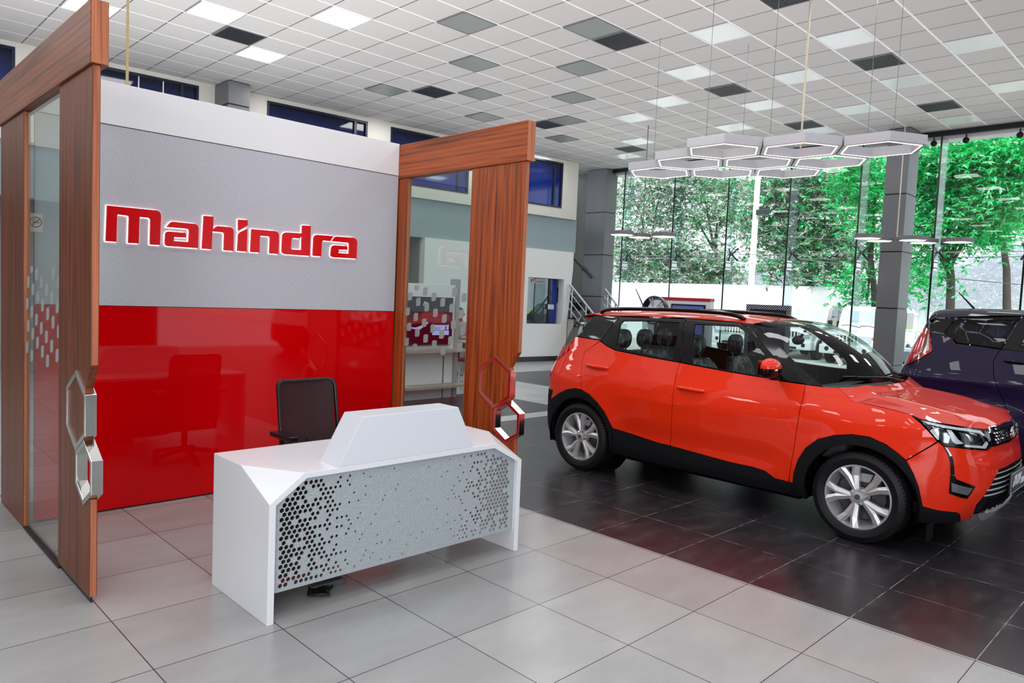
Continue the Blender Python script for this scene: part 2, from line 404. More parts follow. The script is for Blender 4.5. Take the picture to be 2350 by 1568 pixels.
# the wall is built round its openings
wins = [(240, 448, 'window_1'), (603.5, 833, 'window_2'), (886, 1064, 'window_3'), (1188, 1279, 'window_4')]
us = [(wx(bw(a, 290)), wx(bw(b, 290)), nme) for a, b, nme in wins]
zw1, zw0 = 5.235, 4.05
us[0] = (us[0][0]-.3, us[0][1], us[0][2])
def uxy(x, y): return wx(bw(x, y))
us = [(uxy(200, 175), uxy(448, 215), 'window_1'), (uxy(603.5, 250), uxy(833, 295), 'window_2'), (uxy(886, 300), uxy(1063, 430), 'window_3'), (uxy(1190, 380), uxy(1279, 420), 'window_4')]
uL0, uL1 = uxy(-150, 150), uxy(31, 130)
us = [(uL0, uL1, 'window_5')]+us
mb = MB()
cu = [-11]
for a, b, _ in us: cu += [a, b]
cu.append(uR)
for k in range(0, len(cu), 2):
    if cu[k+1] > cu[k]: mb.v += (t := slab(cu[k], cu[k+1], zw0, zw1, 0, .2)).v; mb.f += [tuple(i+len(mb.v)-len(t.v) for i in f) for f in t.f]
def addmb(a, b): a.add(b.v, b.f)
addmb(mb, slab(-11, uR, zw1, H, 0, .2)); addmb(mb, slab(-11, uR, zb1, zw0, 0, .2))
struct('wall_back', mb, M_wallw, merge=0)
struct('trim_1', slab(-11, uR+.1, zb0, zb1, -.9, .12), M_band)
# lower white office wall with the cashier window
cw0, cw1 = uxy(1200, 690), uxy(1280.5, 690); cz1, cz0 = 2.19, .99
cl0 = uxy(963, 600); uR2 = uxy(1288, 760)
mb = MB()
for a in (slab(cl0, cw0-.02, 0, zb0, 0, .2), slab(cw1, uR2, 0, 2.45, 0, .2), slab(cw1, uR-.03, 2.45, zb0, 0, .2), slab(cw0-.02, cw1, cz1, zb0, 0, .2), slab(cw0-.02, cw1, 0, cz0, 0, .2)): addmb(mb, a)
addmb(mb, MB().prism([wpt(uR2, 1.0, 0), wpt(uR-.03, 2.45, 0), wpt(uR2, 2.45, 0)], WN*-.2))
struct('wall_office', mb, M_wallwhite, merge=0)
struct('wall_passage', slab(-11, cl0, 0, zb1+.02, -.9, -.7), M_wallgrey)
struct('wall_return', MB().prism([wpt(cl0-.02, 0, -.9), wpt(cl0-.02, 0, 0), wpt(cl0-.02, zb0, 0), wpt(cl0-.02, zb0, -.9)], WD*.1), M_wallgrey)
M_base = mat('dark_blue_tile_skirting', '#20212b', .3)
struct('baseboard_back', slab(cl0, uR2, 0, .13, 0, .21), M_base)
# clerestory windows: dark blue glass, frames
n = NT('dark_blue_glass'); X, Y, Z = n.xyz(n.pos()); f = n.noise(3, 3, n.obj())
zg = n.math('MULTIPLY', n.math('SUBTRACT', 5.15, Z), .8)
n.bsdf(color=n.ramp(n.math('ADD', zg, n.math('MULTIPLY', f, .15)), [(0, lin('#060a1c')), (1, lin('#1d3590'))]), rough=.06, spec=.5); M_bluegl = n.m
M_wframe = mat('navy_window_frame', '#10162c', .35)
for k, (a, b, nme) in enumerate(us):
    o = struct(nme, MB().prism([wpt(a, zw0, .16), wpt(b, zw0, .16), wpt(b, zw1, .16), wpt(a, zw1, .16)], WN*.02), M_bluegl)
    fr = MB(); t = .045
    fr.ring([wpt(a, zw0, .21), wpt(b, zw0, .21), wpt(b, zw1, .21), wpt(a, zw1, .21)], [wpt(a+t, zw0+t, .21), wpt(b-t, zw0+t, .21), wpt(b-t, zw1-t, .21), wpt(a+t, zw1-t, .21)], WN*.06)
    m_ = b-.28; fr.add(*(lambda q: (q.v, q.f))(slab(m_-.03, m_+.03, zw0, zw1, .12, .2)))
    obj('window_frame', fr, M_wframe, o, merge=0)
    if nme == 'window_1':
        st = MB()
        for px in (312, 368): q = uxy(px, 210); addmb(st, slab(q-.008, q+.008, zw0, zw1, .165, .19))
        obj('mullion', st, M_frame, o, merge=0)
# grey clad column against the back wall
M_clad = mat('grey_composite_cladding', '#6f7175', .45, var=.04, scale=3); M_cladd = mat('dark_grey_composite_cladding', '#4b4b4f', .5, var=.05, scale=3); M_seam = mat('black_sealant', '#0c0c10', .5)
def column(nm, label, x0, x1, y0, y1, z1, seams, group='clad columns', mm=None):
    t = thing(nm, label, 'column', ((x0+x1)/2, (y0+y1)/2, 0), 0, group)
    z = [0]+seams+[z1]; g = .012
    for a, b in zip(z, z[1:]):
        obj('cladding_panel', MB().box(x0, x1, y0, y1, a+g, b-g), mm or M_clad, t, bevel=.006)
    obj('core', MB().box(x0+.012, x1-.012, y0+.012, y1-.012, 0, z1-.001), M_seam, t)
    return t
cA = bw(522, 215, .75); cB = bw(573.5, 225, .75)
cz = bw(548, 243, .75).z
column('clad_column', 'grey clad column on the back wall above the white wall top', cA.x, cB.x, cA.y-.04, cA.y+.68, H, [1.6, 3.2, cz])
# columns beside the glass front
M_cladr = M_clad
XR = 15.5
yA, yB = on(2077.6, 480, 0, XR).y, on(2026, 480, 0, XR).y
xw = on(2099.5, 485, 1, yA).x
s1 = [on(2045, 862, 0, XR).z if False else .62, on(2040, 708, 0, XR).z, on(2045, 578, 0, XR).z, on(2050, 446, 0, XR).z]
column('clad_column', 'grey clad column standing in front of the glass between the two cars', XR, xw, yA, yB, H, s1)
XL = 15.95
yA, yB = on(1383.5, 600, 0, XL).y, on(1338, 600, 0, XL).y; xw = on(1408, 600, 1, yA).x
column('clad_column', 'grey clad column beside the stairs at the end of the glass front', XL, xw, yA, yB, H, [on(1370, 681, 0, XL).z, on(1370, 585, 0, XL).z, on(1370, 488, 0, XL).z])
# recess wall behind the stairs
struct('wall_recess', MB().box(15.05, 17.5, 14.55, 14.7, 0, H), mat('beige_recess_wall', '#a8a39c', .85, var=.03, scale=2))
struct('trim_2', MB().box(15.05, 16.4, 14.45, 14.56, 3.05, 4.05), mat('dark_recess_band', '#3d3f47', .6))
struct('wall_side', MB().box(16.45, 16.62, 13.5, 17, 0, H), M_wallgrey)
# rear of the hall, out of sight behind the photographer
M_plain = mat('plain_hall_wall', '#2b2b2f', .85, var=.03, scale=2, spec=.1)
struct('wall_left', MB().box(-7.2, -7, -8, 17, 0, H), M_plain)
fw_ = MB()
for a, b, c, d in ((-7, -2.5, 0, H), (-2.5, 16.6, 3.3, H), (1.5, 6.5, 0, 3.3), (12.5, 16.6, 0, 3.3)): fw_.box(a, b, -8.2, -8, c, d)
struct('wall_front', fw_, M_plain, merge=0)
# ================================================================ frameless glass front, fins, fittings, bulkhead
GX = 16.4
M_pane = glassmat('clear_glazing', '#ffffff', .035)
M_fin = glassmat('glass_fin', '#e6f0ee', .0)
M_edge = mat('dark_glass_edge', '#10201f', .2); M_steel = mat('brushed_steel', '#c3c6c9', .25, metal=.9); M_dsteel = mat('dark_steel', '#3a3c40', .35, metal=.6)
M_bulk = mat('white_bulkhead', '#dddde0', .7, var=.02)
ztop = on(1460, 399, 0, GX).z
finy = [12.06+.02, 10.5, 8.98, 7.45, 5.93, 4.46, 2.95, 1.45, 0, -1.5, -3]
for i, (a, b) in enumerate(zip([13.6]+finy, finy)):
    w_ = struct('window_%d' % (i+6), MB().box(GX, GX+.012, b+.006, a-.006, .02, ztop), M_pane)
for k, y in enumerate(finy[:7]):
    t = thing('glass_fin', 'glass fin of the glass front, %s' % ['first from the left column', 'second from the left column', 'third from the left column', 'fourth from the left column, left of the long rod', 'just left of the right column', 'just right of the right column, behind the purple car', 'at the right edge of the photo'][k], 'fin', (GX, y, 0), 0, 'glass fins of the glass front')
    obj('glass_blade', MB().box(GX-.42, GX-.01, y-.01, y+.01, .02, ztop), M_fin, t)
    obj('blade_edge', MB().box(GX-.43, GX-.42, y-.017, y+.017, .02, ztop), M_edge, t)
    pl = MB().box(GX-.40, GX-.16, y-.022, y+.022, 2.55, 2.76); o = obj('splice_plate', pl, M_steel, t)
    for dz in (2.6, 2.71):
        for dx in (-.36, -.28, -.2): obj('bolt', MB().box(GX+dx-.022, GX+dx+.022, y-.028, y+.028, dz-.012, dz+.012), M_dsteel, o)
    sp = MB()
    for sy in (-1, 1):
        for sz in (-1, 1): sp.tube([(GX-.12, y+sy*.02, 2.93), (GX-.06, y+sy*.1, 2.93+sz*.12), (GX-.012, y+sy*.12, 2.93+sz*.14)], [.022, .018, .03], 6)
    obj('spider_fitting', sp, M_dsteel, t)
# white bulkhead and dark ceiling-edge trim at the top of the glass
struct('trim_3', MB().box(GX-.06, GX+.3, -4, 13.2, ztop, H+.05), M_bulk)
struct('trim_4', MB().box(16.2, 16.26, -4, 13.2, H-.10, H), M_seam)
# horizontal glazing joint line
struct('trim_5', MB().box(GX-.006, GX+.016, -4, 13.5, 2.925, 2.937), M_bulk)
# spot lights on a rail under the bulkhead
t = thing('spot_rail', 'black spotlight rail under the white bulkhead above the glass front', 'light rail', (GX-.12, 4, ztop+.1))
obj('rail', MB().box(GX-.13, GX-.11, -2, 12.5, ztop+.1, ztop+.115), M_black, t)
for px, py in ((2143, 330), (2217, 322), (2341, 310)):
    q = on(px, py, 0, GX-.12)
    s_ = obj('spotlight', MB().ball(q, .06, 8).tube([q+Vector((0, 0, .02)), q+Vector((0, 0, .12))], .012, 6), M_black, t, smooth=1)
# ================================================================ reception backdrop
YP = 5.69
def wood(name, base, darkc, axis, scale=1.0):
    n = NT(name); P = n.obj(); mp = n.n('ShaderNodeMapping'); sc_ = [30, 30, 30]; sc_[axis] = .5
    mp.inputs['Scale'].default_value = [v*scale for v in sc_]; n.l(P, mp.inputs[0])
    f = n.noise(1.0, 6, mp.outputs[0], .62)
    mp2 = n.n('ShaderNodeMapping'); s2 = [110, 110, 110]; s2[axis] = 2.0; mp2.inputs['Scale'].default_value = s2; n.l(P, mp2.inputs[0])
    g = n.noise(1.0, 3, mp2.outputs[0])
    mp3 = n.n('ShaderNodeMapping'); s3 = [5, 5, 5]; s3[axis] = .35; mp3.inputs['Scale'].default_value = s3; n.l(P, mp3.inputs[0])
    wv = n.n('ShaderNodeTexWave', wave_type='RINGS'); wv.inputs['Scale'].default_value = 1.6; wv.inputs['Distortion'].default_value = 5; wv.inputs['Detail'].default_value = 3; n.l(mp3.outputs[0], wv.inputs['Vector'])
    h = n.math('ADD', n.math('MULTIPLY', f, .60), n.math('ADD', n.math('MULTIPLY', g, .36), n.math('MULTIPLY', wv.outputs['Fac'], .06)))
    c = n.ramp(h, [(.36, lin(darkc)), (.5, lin(base)), (.66, tuple(min(1, v*1.55) for v in lin(base)[:3])+(1,))])
    n.bsdf(color=c, rough=.38, spec=.4); return n.m
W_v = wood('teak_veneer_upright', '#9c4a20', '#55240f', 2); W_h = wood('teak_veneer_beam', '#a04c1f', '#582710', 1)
W_v2 = wood('shaded_teak_veneer_upright', '#713718', '#3c1a0c', 2); W_h2 = wood('shaded_teak_veneer_beam', '#83401d', '#461f0e', 1)  # same teak, darkened in colour for the left portal's shaded side
W_e = wood('teak_edge_lipping', '#b06a4a', '#8a4a32', 2)
n = NT('red_back_painted_glass'); f = n.noise(300, 2, n.pos()); n.bsdf(color=n.mix(f, lin('#cf0006'), lin('#d80008')), rough=.03, spec=.32); M_redgl = n.m
n = NT('grey_woven_wallcover'); X, Y, Z = n.xyz(n.pos())
a = n.noise(1, 2, n.comb(n.math('MULTIPLY', X, 60), 0.0, n.math('MULTIPLY', Z, 420))); b = n.noise(1, 2, n.comb(n.math('MULTIPLY', X, 420), 0.0, n.math('MULTIPLY', Z, 60)))
n.bsdf(color=n.ramp(n.math('MULTIPLY', n.math('ADD', a, b), .5), [(.3, lin('#adadb8')), (.7, lin('#d6d6df'))]), rough=.8, spec=.2, normal=n.bump(a, .15, .002)); M_cloth = n.m
M_fascia = mat('white_laminate', '#f0f1f5', .45, var=.015, scale=4)
PX0, PX1 = 1.125, 4.03
t = thing('backdrop_wall', 'freestanding reception wall, red glass below, grey cloth centre, white top', 'partition', ((PX0+PX1)/2, YP+.08, 0))
z1 = 1.492; z2 = 2.755; z3 = 3.055
obj('red_glass_panel', MB().box(PX0, PX1, YP, YP+.02, .012, z1-.004), M_redgl, t)
gr = MB()
for px in (268, 395, 440, 490, 552, 590, 690, 780): x = on(px, 800, 1, YP).x
obj('fabric_panel', MB().box(PX0, PX1, YP-.004, YP+.02, z1, z2), M_cloth, t)
obj('white_fascia', MB().box(PX0, PX1, YP-.006, YP+.16, z2+.006, z3), M_fascia, t, bevel=.002)
obj('carcass', MB().box(PX0+.03, PX1-.002, YP+.02, YP+.10, 0, z2+.006), M_plain, t)
# ---- raised halo-lit lettering
K = 3.7903
def lp(pts, y): return [on(x, z, 1, y) for x, z in zm(220, 440, K, pts)]
LET = {
 'm': [[(97,120),(520,162),(540,168),(556,180),(564,197),(566,215),(556,466),(470,461),(475,250),(472,238),(465,231),(455,228),(390,221),(381,224),(378,234),(372,452),(281,447),(288,228),(285,216),(276,210),(195,199),(187,202),(184,212),(178,438),(85,431)]],
 'a': [[(612,308),(648,268),(657,263),(668,261),(850,279),(872,285),(886,298),(893,320),(888,493),(622,474),(610,468),(603,455),(600,440),(605,366),(610,354),(622,347),(640,346),(768,357),(780,362),(784,374),(783,400),(680,397),(676,428),(807,438),(812,348),(809,333),(801,326),(788,323)]],
 'h': [[(940,210),(1022,216),(1019,326),(1045,304),(1060,299),(1160,308),(1180,314),(1192,327),(1198,348),(1195,517),(1114,511),(1119,378),(1116,364),(1108,357),(1095,354),(1013,347),(1006,503),(924,497)]],
 'i': [[(1240,242),(1320,247),(1319,294),(1240,340)], [(1240,376),(1246,362),(1258,350),(1317,322),(1310,523),(1232,517)]],
 'n': [[(1355,325),(1550,342),(1574,349),(1587,361),(1592,382),(1587,544),(1512,538),(1517,407),(1513,395),(1502,390),(1436,385),(1428,389),(1425,400),(1422,531),(1346,526)]],
 'd': [[(1798,293),(1868,297),(1860,560),(1650,546),(1632,540),(1622,526),(1619,510),(1625,382),(1631,366),(1643,357),(1660,354),(1795,363)]],
 'r': [[(1918,375),(2066,386),(2040,431),(1980,426),(1968,431),(1964,443),(1958,564),(1889,559),(1896,402),(1903,384)]],
 'a2': [[(2052,432),(2078,396),(2092,390),(2232,399),(2254,406),(2267,420),(2272,442),(2266,584),(2066,572),(2052,566),(2045,553),(2046,537),(2052,486),(2058,474),(2068,467),(2080,466),(2172,473),(2185,478),(2188,490),(2187,507),(2112,505),(2108,533),(2203,540),(2206,458),(2202,449),(2190,445)]]}
HOLE = {'d': [(1700,420),(1705,409),(1716,404),(1772,408),(1794,384),(1790,507),(1708,503),(1699,498),(1695,488)]}
M_let = mat('red_acrylic_letter', '#e0060f', .2, var=.03, spec=.25); M_side = mat('dark_red_letter_edge', '#7d0510', .3)
n = NT('white_halo_led'); e = n.n('ShaderNodeEmission'); e.inputs[0].default_value = (1, 1, 1, 1); e.inputs[1].default_value = 5; fz = n.noise(5, 1, n.obj()); n.l(n.math('MULTIPLY_ADD', fz, .2, 3.0), e.inputs[1]); n.l(e.outputs[0], n.out.inputs[0]); M_halo = n.m
sg = thing('wall_sign', 'large raised glossy red lettering, halo lit, on the grey cloth wall', 'sign', on(530, 560, 1, YP))
def flat(poly, hole, y, grow=0):
    P = [(p.x, p.z) for p in lp(poly, y)]; Hh = [[(p.x, p.z) for p in lp(hole, y)]] if hole else []
    return P, Hh
def offset(poly, d):
    n_ = len(poly); ar = sum(poly[i-1][0]*poly[i][1]-poly[i][0]*poly[i-1][1] for i in range(n_)); s = 1 if ar > 0 else -1; out = []
    for i in range(n_):
        a, b, c = Vector(poly[i-1]), Vector(poly[i]), Vector(poly[(i+1) % n_])
        e1 = (b-a); e2 = (c-b)
        if e1.length < 1e-9 or e2.length < 1e-9: out.append(tuple(b)); continue
        e1.normalize(); e2.normalize()
        n1 = Vector((e1.y, -e1.x))*s; n2 = Vector((e2.y, -e2.x))*s; m_ = n1+n2
        if m_.length < .2: out.append(tuple(b+n1*d)); continue
        m_.normalize(); out.append(tuple(b+m_*min(d/max(.35, m_.dot(n1)), 2.5*d) if d > 0 else b+m_*(d/max(.35, m_.dot(n1)))))
    return out
def extrude2d(P, Hh, y0, y1):
    V, T = cdt(P, Hh, 0); mb = MB(); n_ = len(V)
    mb.add([(x, y0, z) for x, z in V]+[(x, y1, z) for x, z in V], [t_ for t_ in T]+[tuple(i+n_ for i in t_[::-1]) for t_ in T])
    for loop in [P, *Hh]:
        m_ = len(loop); mb.add([(x, y0, z) for x, z in loop]+[(x, y1, z) for x, z in loop], [(i, (i+1) % m_, m_+(i+1) % m_, m_+i) for i in range(m_)])
    return mb
for k, polys in LET.items():
    fr = MB(); hb = MB()
    for poly in polys:
        P, Hh = flat(poly, HOLE.get(k), YP-.03); a = extrude2d(P, Hh, YP-.034, YP-.012); fr.add(a.v, a.f)
        P2 = offset(P, .0025); H2 = [offset(h_, -.0025) for h_ in Hh]; a = extrude2d(P2, H2, YP-.011, YP-.006); hb.add(a.v, a.f)
    L = obj('letter', fr, M_let, sg); obj('halo_strip', hb, M_halo, L, recalc=True)
# ================================================================ timber portals
M_chrome = mat('polished_steel', '#d8d8d6', .09, metal=1, var=.04, scale=8)
M_plinth = mat('black_plinth', '#15161c', .4)
M_dec = NT('frosted_film'); d1 = M_dec.n('ShaderNodeBsdfDiffuse'); fz = M_dec.noise(20, 2, M_dec.obj()); M_dec.l(M_dec.mix(fz, lin('#a9b3b1'), lin('#b9c2c0')), d1.inputs[0])
t1 = M_dec.n('ShaderNodeBsdfTransparent'); t1.inputs[0].default_value = lin('#cfd8d6'); mx = M_dec.n('ShaderNodeMixShader'); mx.inputs[0].default_value = .72; M_dec.l(t1.outputs[0], mx.inputs[1]); M_dec.l(d1.outputs[0], mx.inputs[2]); M_dec.l(mx.outputs[0], M_dec.out.inputs[0]); M_dec = M_dec.m
M_pglass = glassmat('portal_glass', '#eef6f3', .10)
def hexpts(cy, cz, R_, x): return [Vector((x, cy+R_*math.sin(PI*k/3), cz+R_*math.cos(PI*k/3))) for k in range(6)]
def portal(label, x0, x1, dy, far, W_v, W_h):
    """dy shifts the portal along Y"""
    Y0 = 4.085+dy; t = thing('timber_portal', label, 'portal', ((x0+x1)/2, Y0+.3, 0), 0, 'timber portals of the reception')
    X0, X1 = x0, x1; w = x1-x0
    bm_ = obj('beam', MB().box(X0-.014, X1+.03, Y0-.02, far, 2.735, 3.045), W_h, t, bevel=.004)
    obj('edge_lipping', MB().box(X0-.010, X1+.026, Y0-.022, Y0-.019, 2.739, 3.041), W_e, bm_)
    c1 = (Y0+.245, .975); c2 = (Y0+.09, .672); R2 = .172
    h2 = hexpts(c2[0], c2[1], R2-.012, 0)      # hollow of the lower hexagon
    post = [(Y0, 2.735), (Y0, 1.235), (Y0+.085, 1.11), (Y0+.06, 1.08), (Y0+.06, .87), (h2[0].y, h2[0].z+.0), (h2[1].y, h2[1].z), (h2[2].y, h2[2].z), (h2[3].y, h2[3].z), (Y0+.012, .555), (Y0, .55), (Y0, .035), (Y0+.63, .035), (Y0+.63, 2.735)]
    mb = MB().prism([(X0, y, z) for y, z in post], (w, 0, 0)); po = obj('post', mb, W_v, t, bevel=.003)
    e = .0015
    lip = MB().box(X0+.004, X1-.004, Y0-e, Y0+.004, 1.24, 2.733).box(X0+.004, X1-.004, Y0-e, Y0+.004, .037, .548)
    obj('edge_lipping', lip, W_e, po)
    bp0, bp1 = (Y0+1.53, far-.03)
    o = obj('post', MB().box(X0, X1, bp0, bp1, .0, 2.735), W_v, t, bevel=.003)
    obj('edge_lipping', MB().box(X0+.004, X1-.004, bp0-.0015, bp0+.004, .01, 2.733), W_e, o)
    g = obj('glass_pane', MB().box((x0+x1)/2-.005, (x0+x1)/2+.005, Y0+.62, bp0+.01, .012, 2.74), M_pglass, t)
    obj('floor_channel', MB().box((x0+x1)/2-.02, (x0+x1)/2+.02, Y0+.62, bp0, 0, .012), M_plinth, t)
    obj('plinth', MB().box(X0+.012, X1-.02, Y0+.012, Y0+.62, 0, .036), M_plinth, t)
    # frosted chips on the glass, in slanting rows, as one film
    fm = MB(); xx = (x0+x1)/2-.0065
    for r_ in range(-5, 12):
        for c_ in range(9):
            yy = Y0+.69+c_*.128+(.03 if r_ % 2 else 0); zz = .80+r_*.142+c_*.045
            if zz < 1.13 or zz > 1.74 or yy > bp0-.04: continue
            a_, b_ = .033, .038
            q = [(xx, yy-a_, zz+b_), (xx, yy+a_*.4, zz+b_), (xx, yy+a_, zz+b_*.6), (xx, yy+a_, zz-b_), (xx, yy-a_*.4, zz-b_), (xx, yy-a_, zz-b_*.6)]
            if zz+b_ > 1.74: q = [(x_, y_, min(z_, 1.74)) for x_, y_, z_ in q]
            obj('frosted_chip', MB().prism(q, (.001, 0, 0)), M_dec, g)
    # polished hexagon rings
    for (cy, cz), R_ in ((c1, .215), (c2, R2)):
        o1 = hexpts(cy, cz, R_, X0-.008); i1 = hexpts(cy, cz, R_-.030, X0-.008)
        obj('hexagon_ring', MB().ring(o1, i1, (w+.016, 0, 0)), M_chrome, t, merge=0, bevel=.0015)
    return t
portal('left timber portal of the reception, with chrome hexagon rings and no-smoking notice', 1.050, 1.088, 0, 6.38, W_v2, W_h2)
portal('right timber portal of the reception, seen against the red car and office', 4.045, 4.091, -.06, 5.80, W_v, W_h)
# no smoking notice on the cloth wall, seen through the left pane
ys = YP-.006; c0, c1_ = on(66, 488, 1, ys), on(98, 534, 1, ys)
x0_, x1_, zz0, zz1 = c0.x, c1_.x, c1_.z, c0.z
t = thing('notice_sticker', 'white no-smoking sticker on the grey cloth wall seen through the left portal glass', 'sign', ((x0_+x1_)/2, ys, zz0))
obj('paper', MB().box(x0_, x1_, ys-.001, ys, zz0, zz1), mat('white_paper', '#e9e7ea', .6), t)
cx0, cz = (x0_+x1_)/2, (zz0+zz1)/2+.004; RR = min(x1_-x0_, zz1-zz0)*.45
def ell(r): return [(cx0+RR*r*math.cos(2*PI*k/32), ys-.0015, cz+RR*r*math.sin(2*PI*k/32)) for k in range(32)]
M_pro = mat('prohibition_red', '#b8474d', .6)
ri = MB().ring(ell(1), ell(.83), (0, -.001, 0)); a45 = PI*.25
ri.prism([(cx0+RR*(.86*math.cos(a45)*s1-.07*s2), ys-.0016, cz+RR*(.86*math.sin(a45)*s1+.07*s2)) for s1, s2 in ((1, -1), (1, 1), (-1, 1), (-1, -1))], (0, -.001, 0))
obj('prohibition_ring', ri, M_pro, t)
cg = MB().box(cx0-RR*.55, cx0+RR*.55, ys-.0014, ys-.0011, cz-RR*.14, cz+RR*.0)
cg.tube([(cx0-RR*.5, ys-.0012, cz+RR*.1), (cx0-RR*.3, ys-.0012, cz+RR*.25), (cx0-RR*.5, ys-.0012, cz+RR*.4), (cx0-RR*.15, ys-.0012, cz+RR*.55), (cx0-RR*.05, ys-.0012, cz+RR*.35)], RR*.05, 5)
obj('cigarette_symbol', cg, M_black, t, merge=0)
# ================================================================ reception desk
DX0, DX1, DF, DB, DT = 1.63, 3.385, 3.285, 3.955, .745
M_corian = mat('white_solid_surface', '#eceef4', .22, var=.01, scale=5, spec=.5)
t = thing('reception_desk', 'white angular reception desk with perforated grey front panel', 'desk', ((DX0+DX1)/2, (DF+DB)/2, 0))
tk = .036; tt = .03
def shell(x0, x1, f, b, top, fx, fy, fz, fx2):
    return [(x0, b, 0), (x0, f, 0), (x0, f, top-fz), (x0, f+fy, top), (x0, b, top), (x0+fx, f, top), (x1-fx2, f, top), (x1, f+fy, top), (x1, b, top), (x1, f, top-fz), (x1, f, 0), (x1, b, 0)]
# index: 0 A0,1 A1,2 A2,3 A3,4 A4,5 T1,6 T2,7 B3,8 B4,9 B2,10 B1,11 B0
o = shell(DX0, DX1, DF, DB, DT, .185, .33, .135, .235); i_ = shell(DX0+tk, DX1-tk, DF, DB, DT-tt, .165, .29, .115, .215)
mb = MB(); fs = [(0, 1, 2, 3, 4), (2, 5, 3), (4, 3, 5, 6, 7, 8), (6, 9, 7), (11, 8, 7, 9, 10)]
rim = [1, 2, 5, 6, 9, 10]; back = [0, 4, 8, 11]
F = list(fs)+[tuple(k+12 for k in f[::-1]) for f in fs]
for a, b in zip(rim, rim[1:]): F.append((a, b, b+12, a+12))
for a, b in zip(back, back[1:]): F.append((a, b, b+12, a+12))
F += [(0, 1, 13, 12), (10, 11, 23, 22)]
mb.add(o+i_, F); obj('desk_body', mb, M_corian, t, bevel=.003)
# raised counter
b4 = [(2.008, DF), (2.955, DF), (2.955, 3.475), (2.008, 3.475)]; t4 = [(2.158, DF+.015), (2.832, DF+.015), (2.832, 3.485), (2.158, 3.485)]
mb = MB().add([(x, y, DT) for x, y in b4]+[(x, y, 1.0) for x, y in t4], [(0, 1, 2, 3)[::-1], (4, 5, 6, 7)]+[(k, (k+1) % 4, 4+(k+1) % 4, 4+k) for k in range(4)])
obj('raised_counter', mb, mat('pale_grey_solid_surface', '#dfe3ec', .3, var=.01), t, bevel=.003)
# perforated panel: real holes on a hexagonal lattice, dense at both ends
rnd = random.Random(11)
px0, px1, pz0, pz1 = DX0+tk, DX1-tk, .145, DT-tt
outer = [(px0, pz0), (px1, pz0), (px1, .60), (px1-.18, pz1), (px0+.15, pz1), (px0, .60)]
outer = resample(outer, .2); holes = []
pw, ph = .0335, .0278
for j in range(24):
    for k in range(60):
        x = px0+.045+(k+.5*(j % 2))*pw*.86; z = pz0+.03+j*ph*.87
        if x > px1-.05: continue
        u = (x-px0)/(px1-px0); e = min(u, 1-u)
        if z > pz1-.03 or z > .60-.035+(x-px0)*.72 or z > .60-.03+(px1-x)*.6: continue
        p_ = interp([(0, .97), (.09, .82), (.16, .68), (.22, .52), (.28, .34), (.34, .16), (.42, .06), (.5, .03)], e if u < .5 else e*1.15)
        if rnd.random() > p_: continue
        r_ = interp([(0, .0136), (.12, .0118), (.22, .0088), (.3, .0058), (.5, .005)], e)
        holes.append([(x+r_*math.sin(PI*q/3+.0), z+r_*math.cos(PI*q/3)) for q in range(6)])
V = [Vector(p) for p in outer]; ed = [(q, (q+1) % len(outer)) for q in range(len(outer))]
for h_ in holes:
    q0 = len(V); V += [Vector(p) for p in h_]; ed += [(q0+q, q0+(q+1) % 6) for q in range(6)]
r_ = delaunay_2d_cdt(V, ed, [], 0, 1e-6); cen = [(sum(a for a, _ in h_)/6, sum(b for _, b in h_)/6, math.dist(h_[0], (sum(a for a, _ in h_)/6, sum(b for _, b in h_)/6))) for h_ in holes]
T = []
gridh = {}
for c_ in cen: gridh.setdefault((int(c_[0]/.05), int(c_[1]/.05)), []).append(c_)
for f in r_[2]:
    x = sum(r_[0][q][0] for q in f)/len(f); z = sum(r_[0][q][1] for q in f)/len(f); hit = False
    for a in (-1, 0, 1):
        for b in (-1, 0, 1):
            for c_ in gridh.get((int(x/.05)+a, int(z/.05)+b), []):
                if math.dist((x, z), c_[:2]) < c_[2]*.84: hit = True
    if hit: continue
    inside_o = pz0 < z < pz1 and z < .60+(x-px0)*.78+.001 and z < .60+(px1-x)*.66+.001
    if inside_o: T.append(tuple(f))
yf = DF+.032
mb = MB().add([(x, yf, z) for x, z in r_[0]], T)
n = NT('grey_speckled_panel'); f = n.noise(160, 4, n.pos(), .7); n.bsdf(color=n.ramp(f, [(.3, lin('#8d969d')), (.6, lin('#b4bcc2'))]), rough=.5); M_speck = n.m
pn = obj('perforated_panel', mb, M_speck, t, merge=1e-6)
so = pn.modifiers.new('Solidify', 'SOLIDIFY'); so.thickness = .006; so.offset = 0
# drawers and kick behind the panel
M_oak = mat('brown_laminate', '#5a3f2c', .5, var=.15, scale=6)
obj('modesty_frame', MB().box(px0+.01, px0+.62, DF+.30, DB-.03, .10, .58), mat('dark_walnut_cabinet', '#3a2622', .5, var=.15), t)
obj('modesty_frame', MB().box(px0+.62, px0+1.05, DF+.34, DF+.36, .10, .62), mat('navy_cabinet_panel', '#1b2440', .5), t)
obj('modesty_frame', MB().box(px0+1.05, px1-.10, DF+.26, DF+.28, .10, .60), mat('oak_cabinet_panel', '#7a5228', .5, var=.2), t)
tb = thing('cable_bundle', 'crumpled cable bundle on the floor just under the desk front', 'cable', (2.08, 3.5, 0))
cb = MB()
for k in range(6): cb.tube([(1.98+.02*k+.03*math.sin(q*1.3+k), 3.42+.05*q/3+.03*math.cos(q+k), .012+.012*abs(math.sin(q*1.7+k))) for q in range(7)], .008, 6)
obj('cord', cb, M_black, tb, smooth=1, merge=0); obj('plug_strip', MB().box(2.0, 2.2, 3.5, 3.56, 0, .035), mat('grey_plug_strip', '#55585c', .5), tb, bevel=.004)
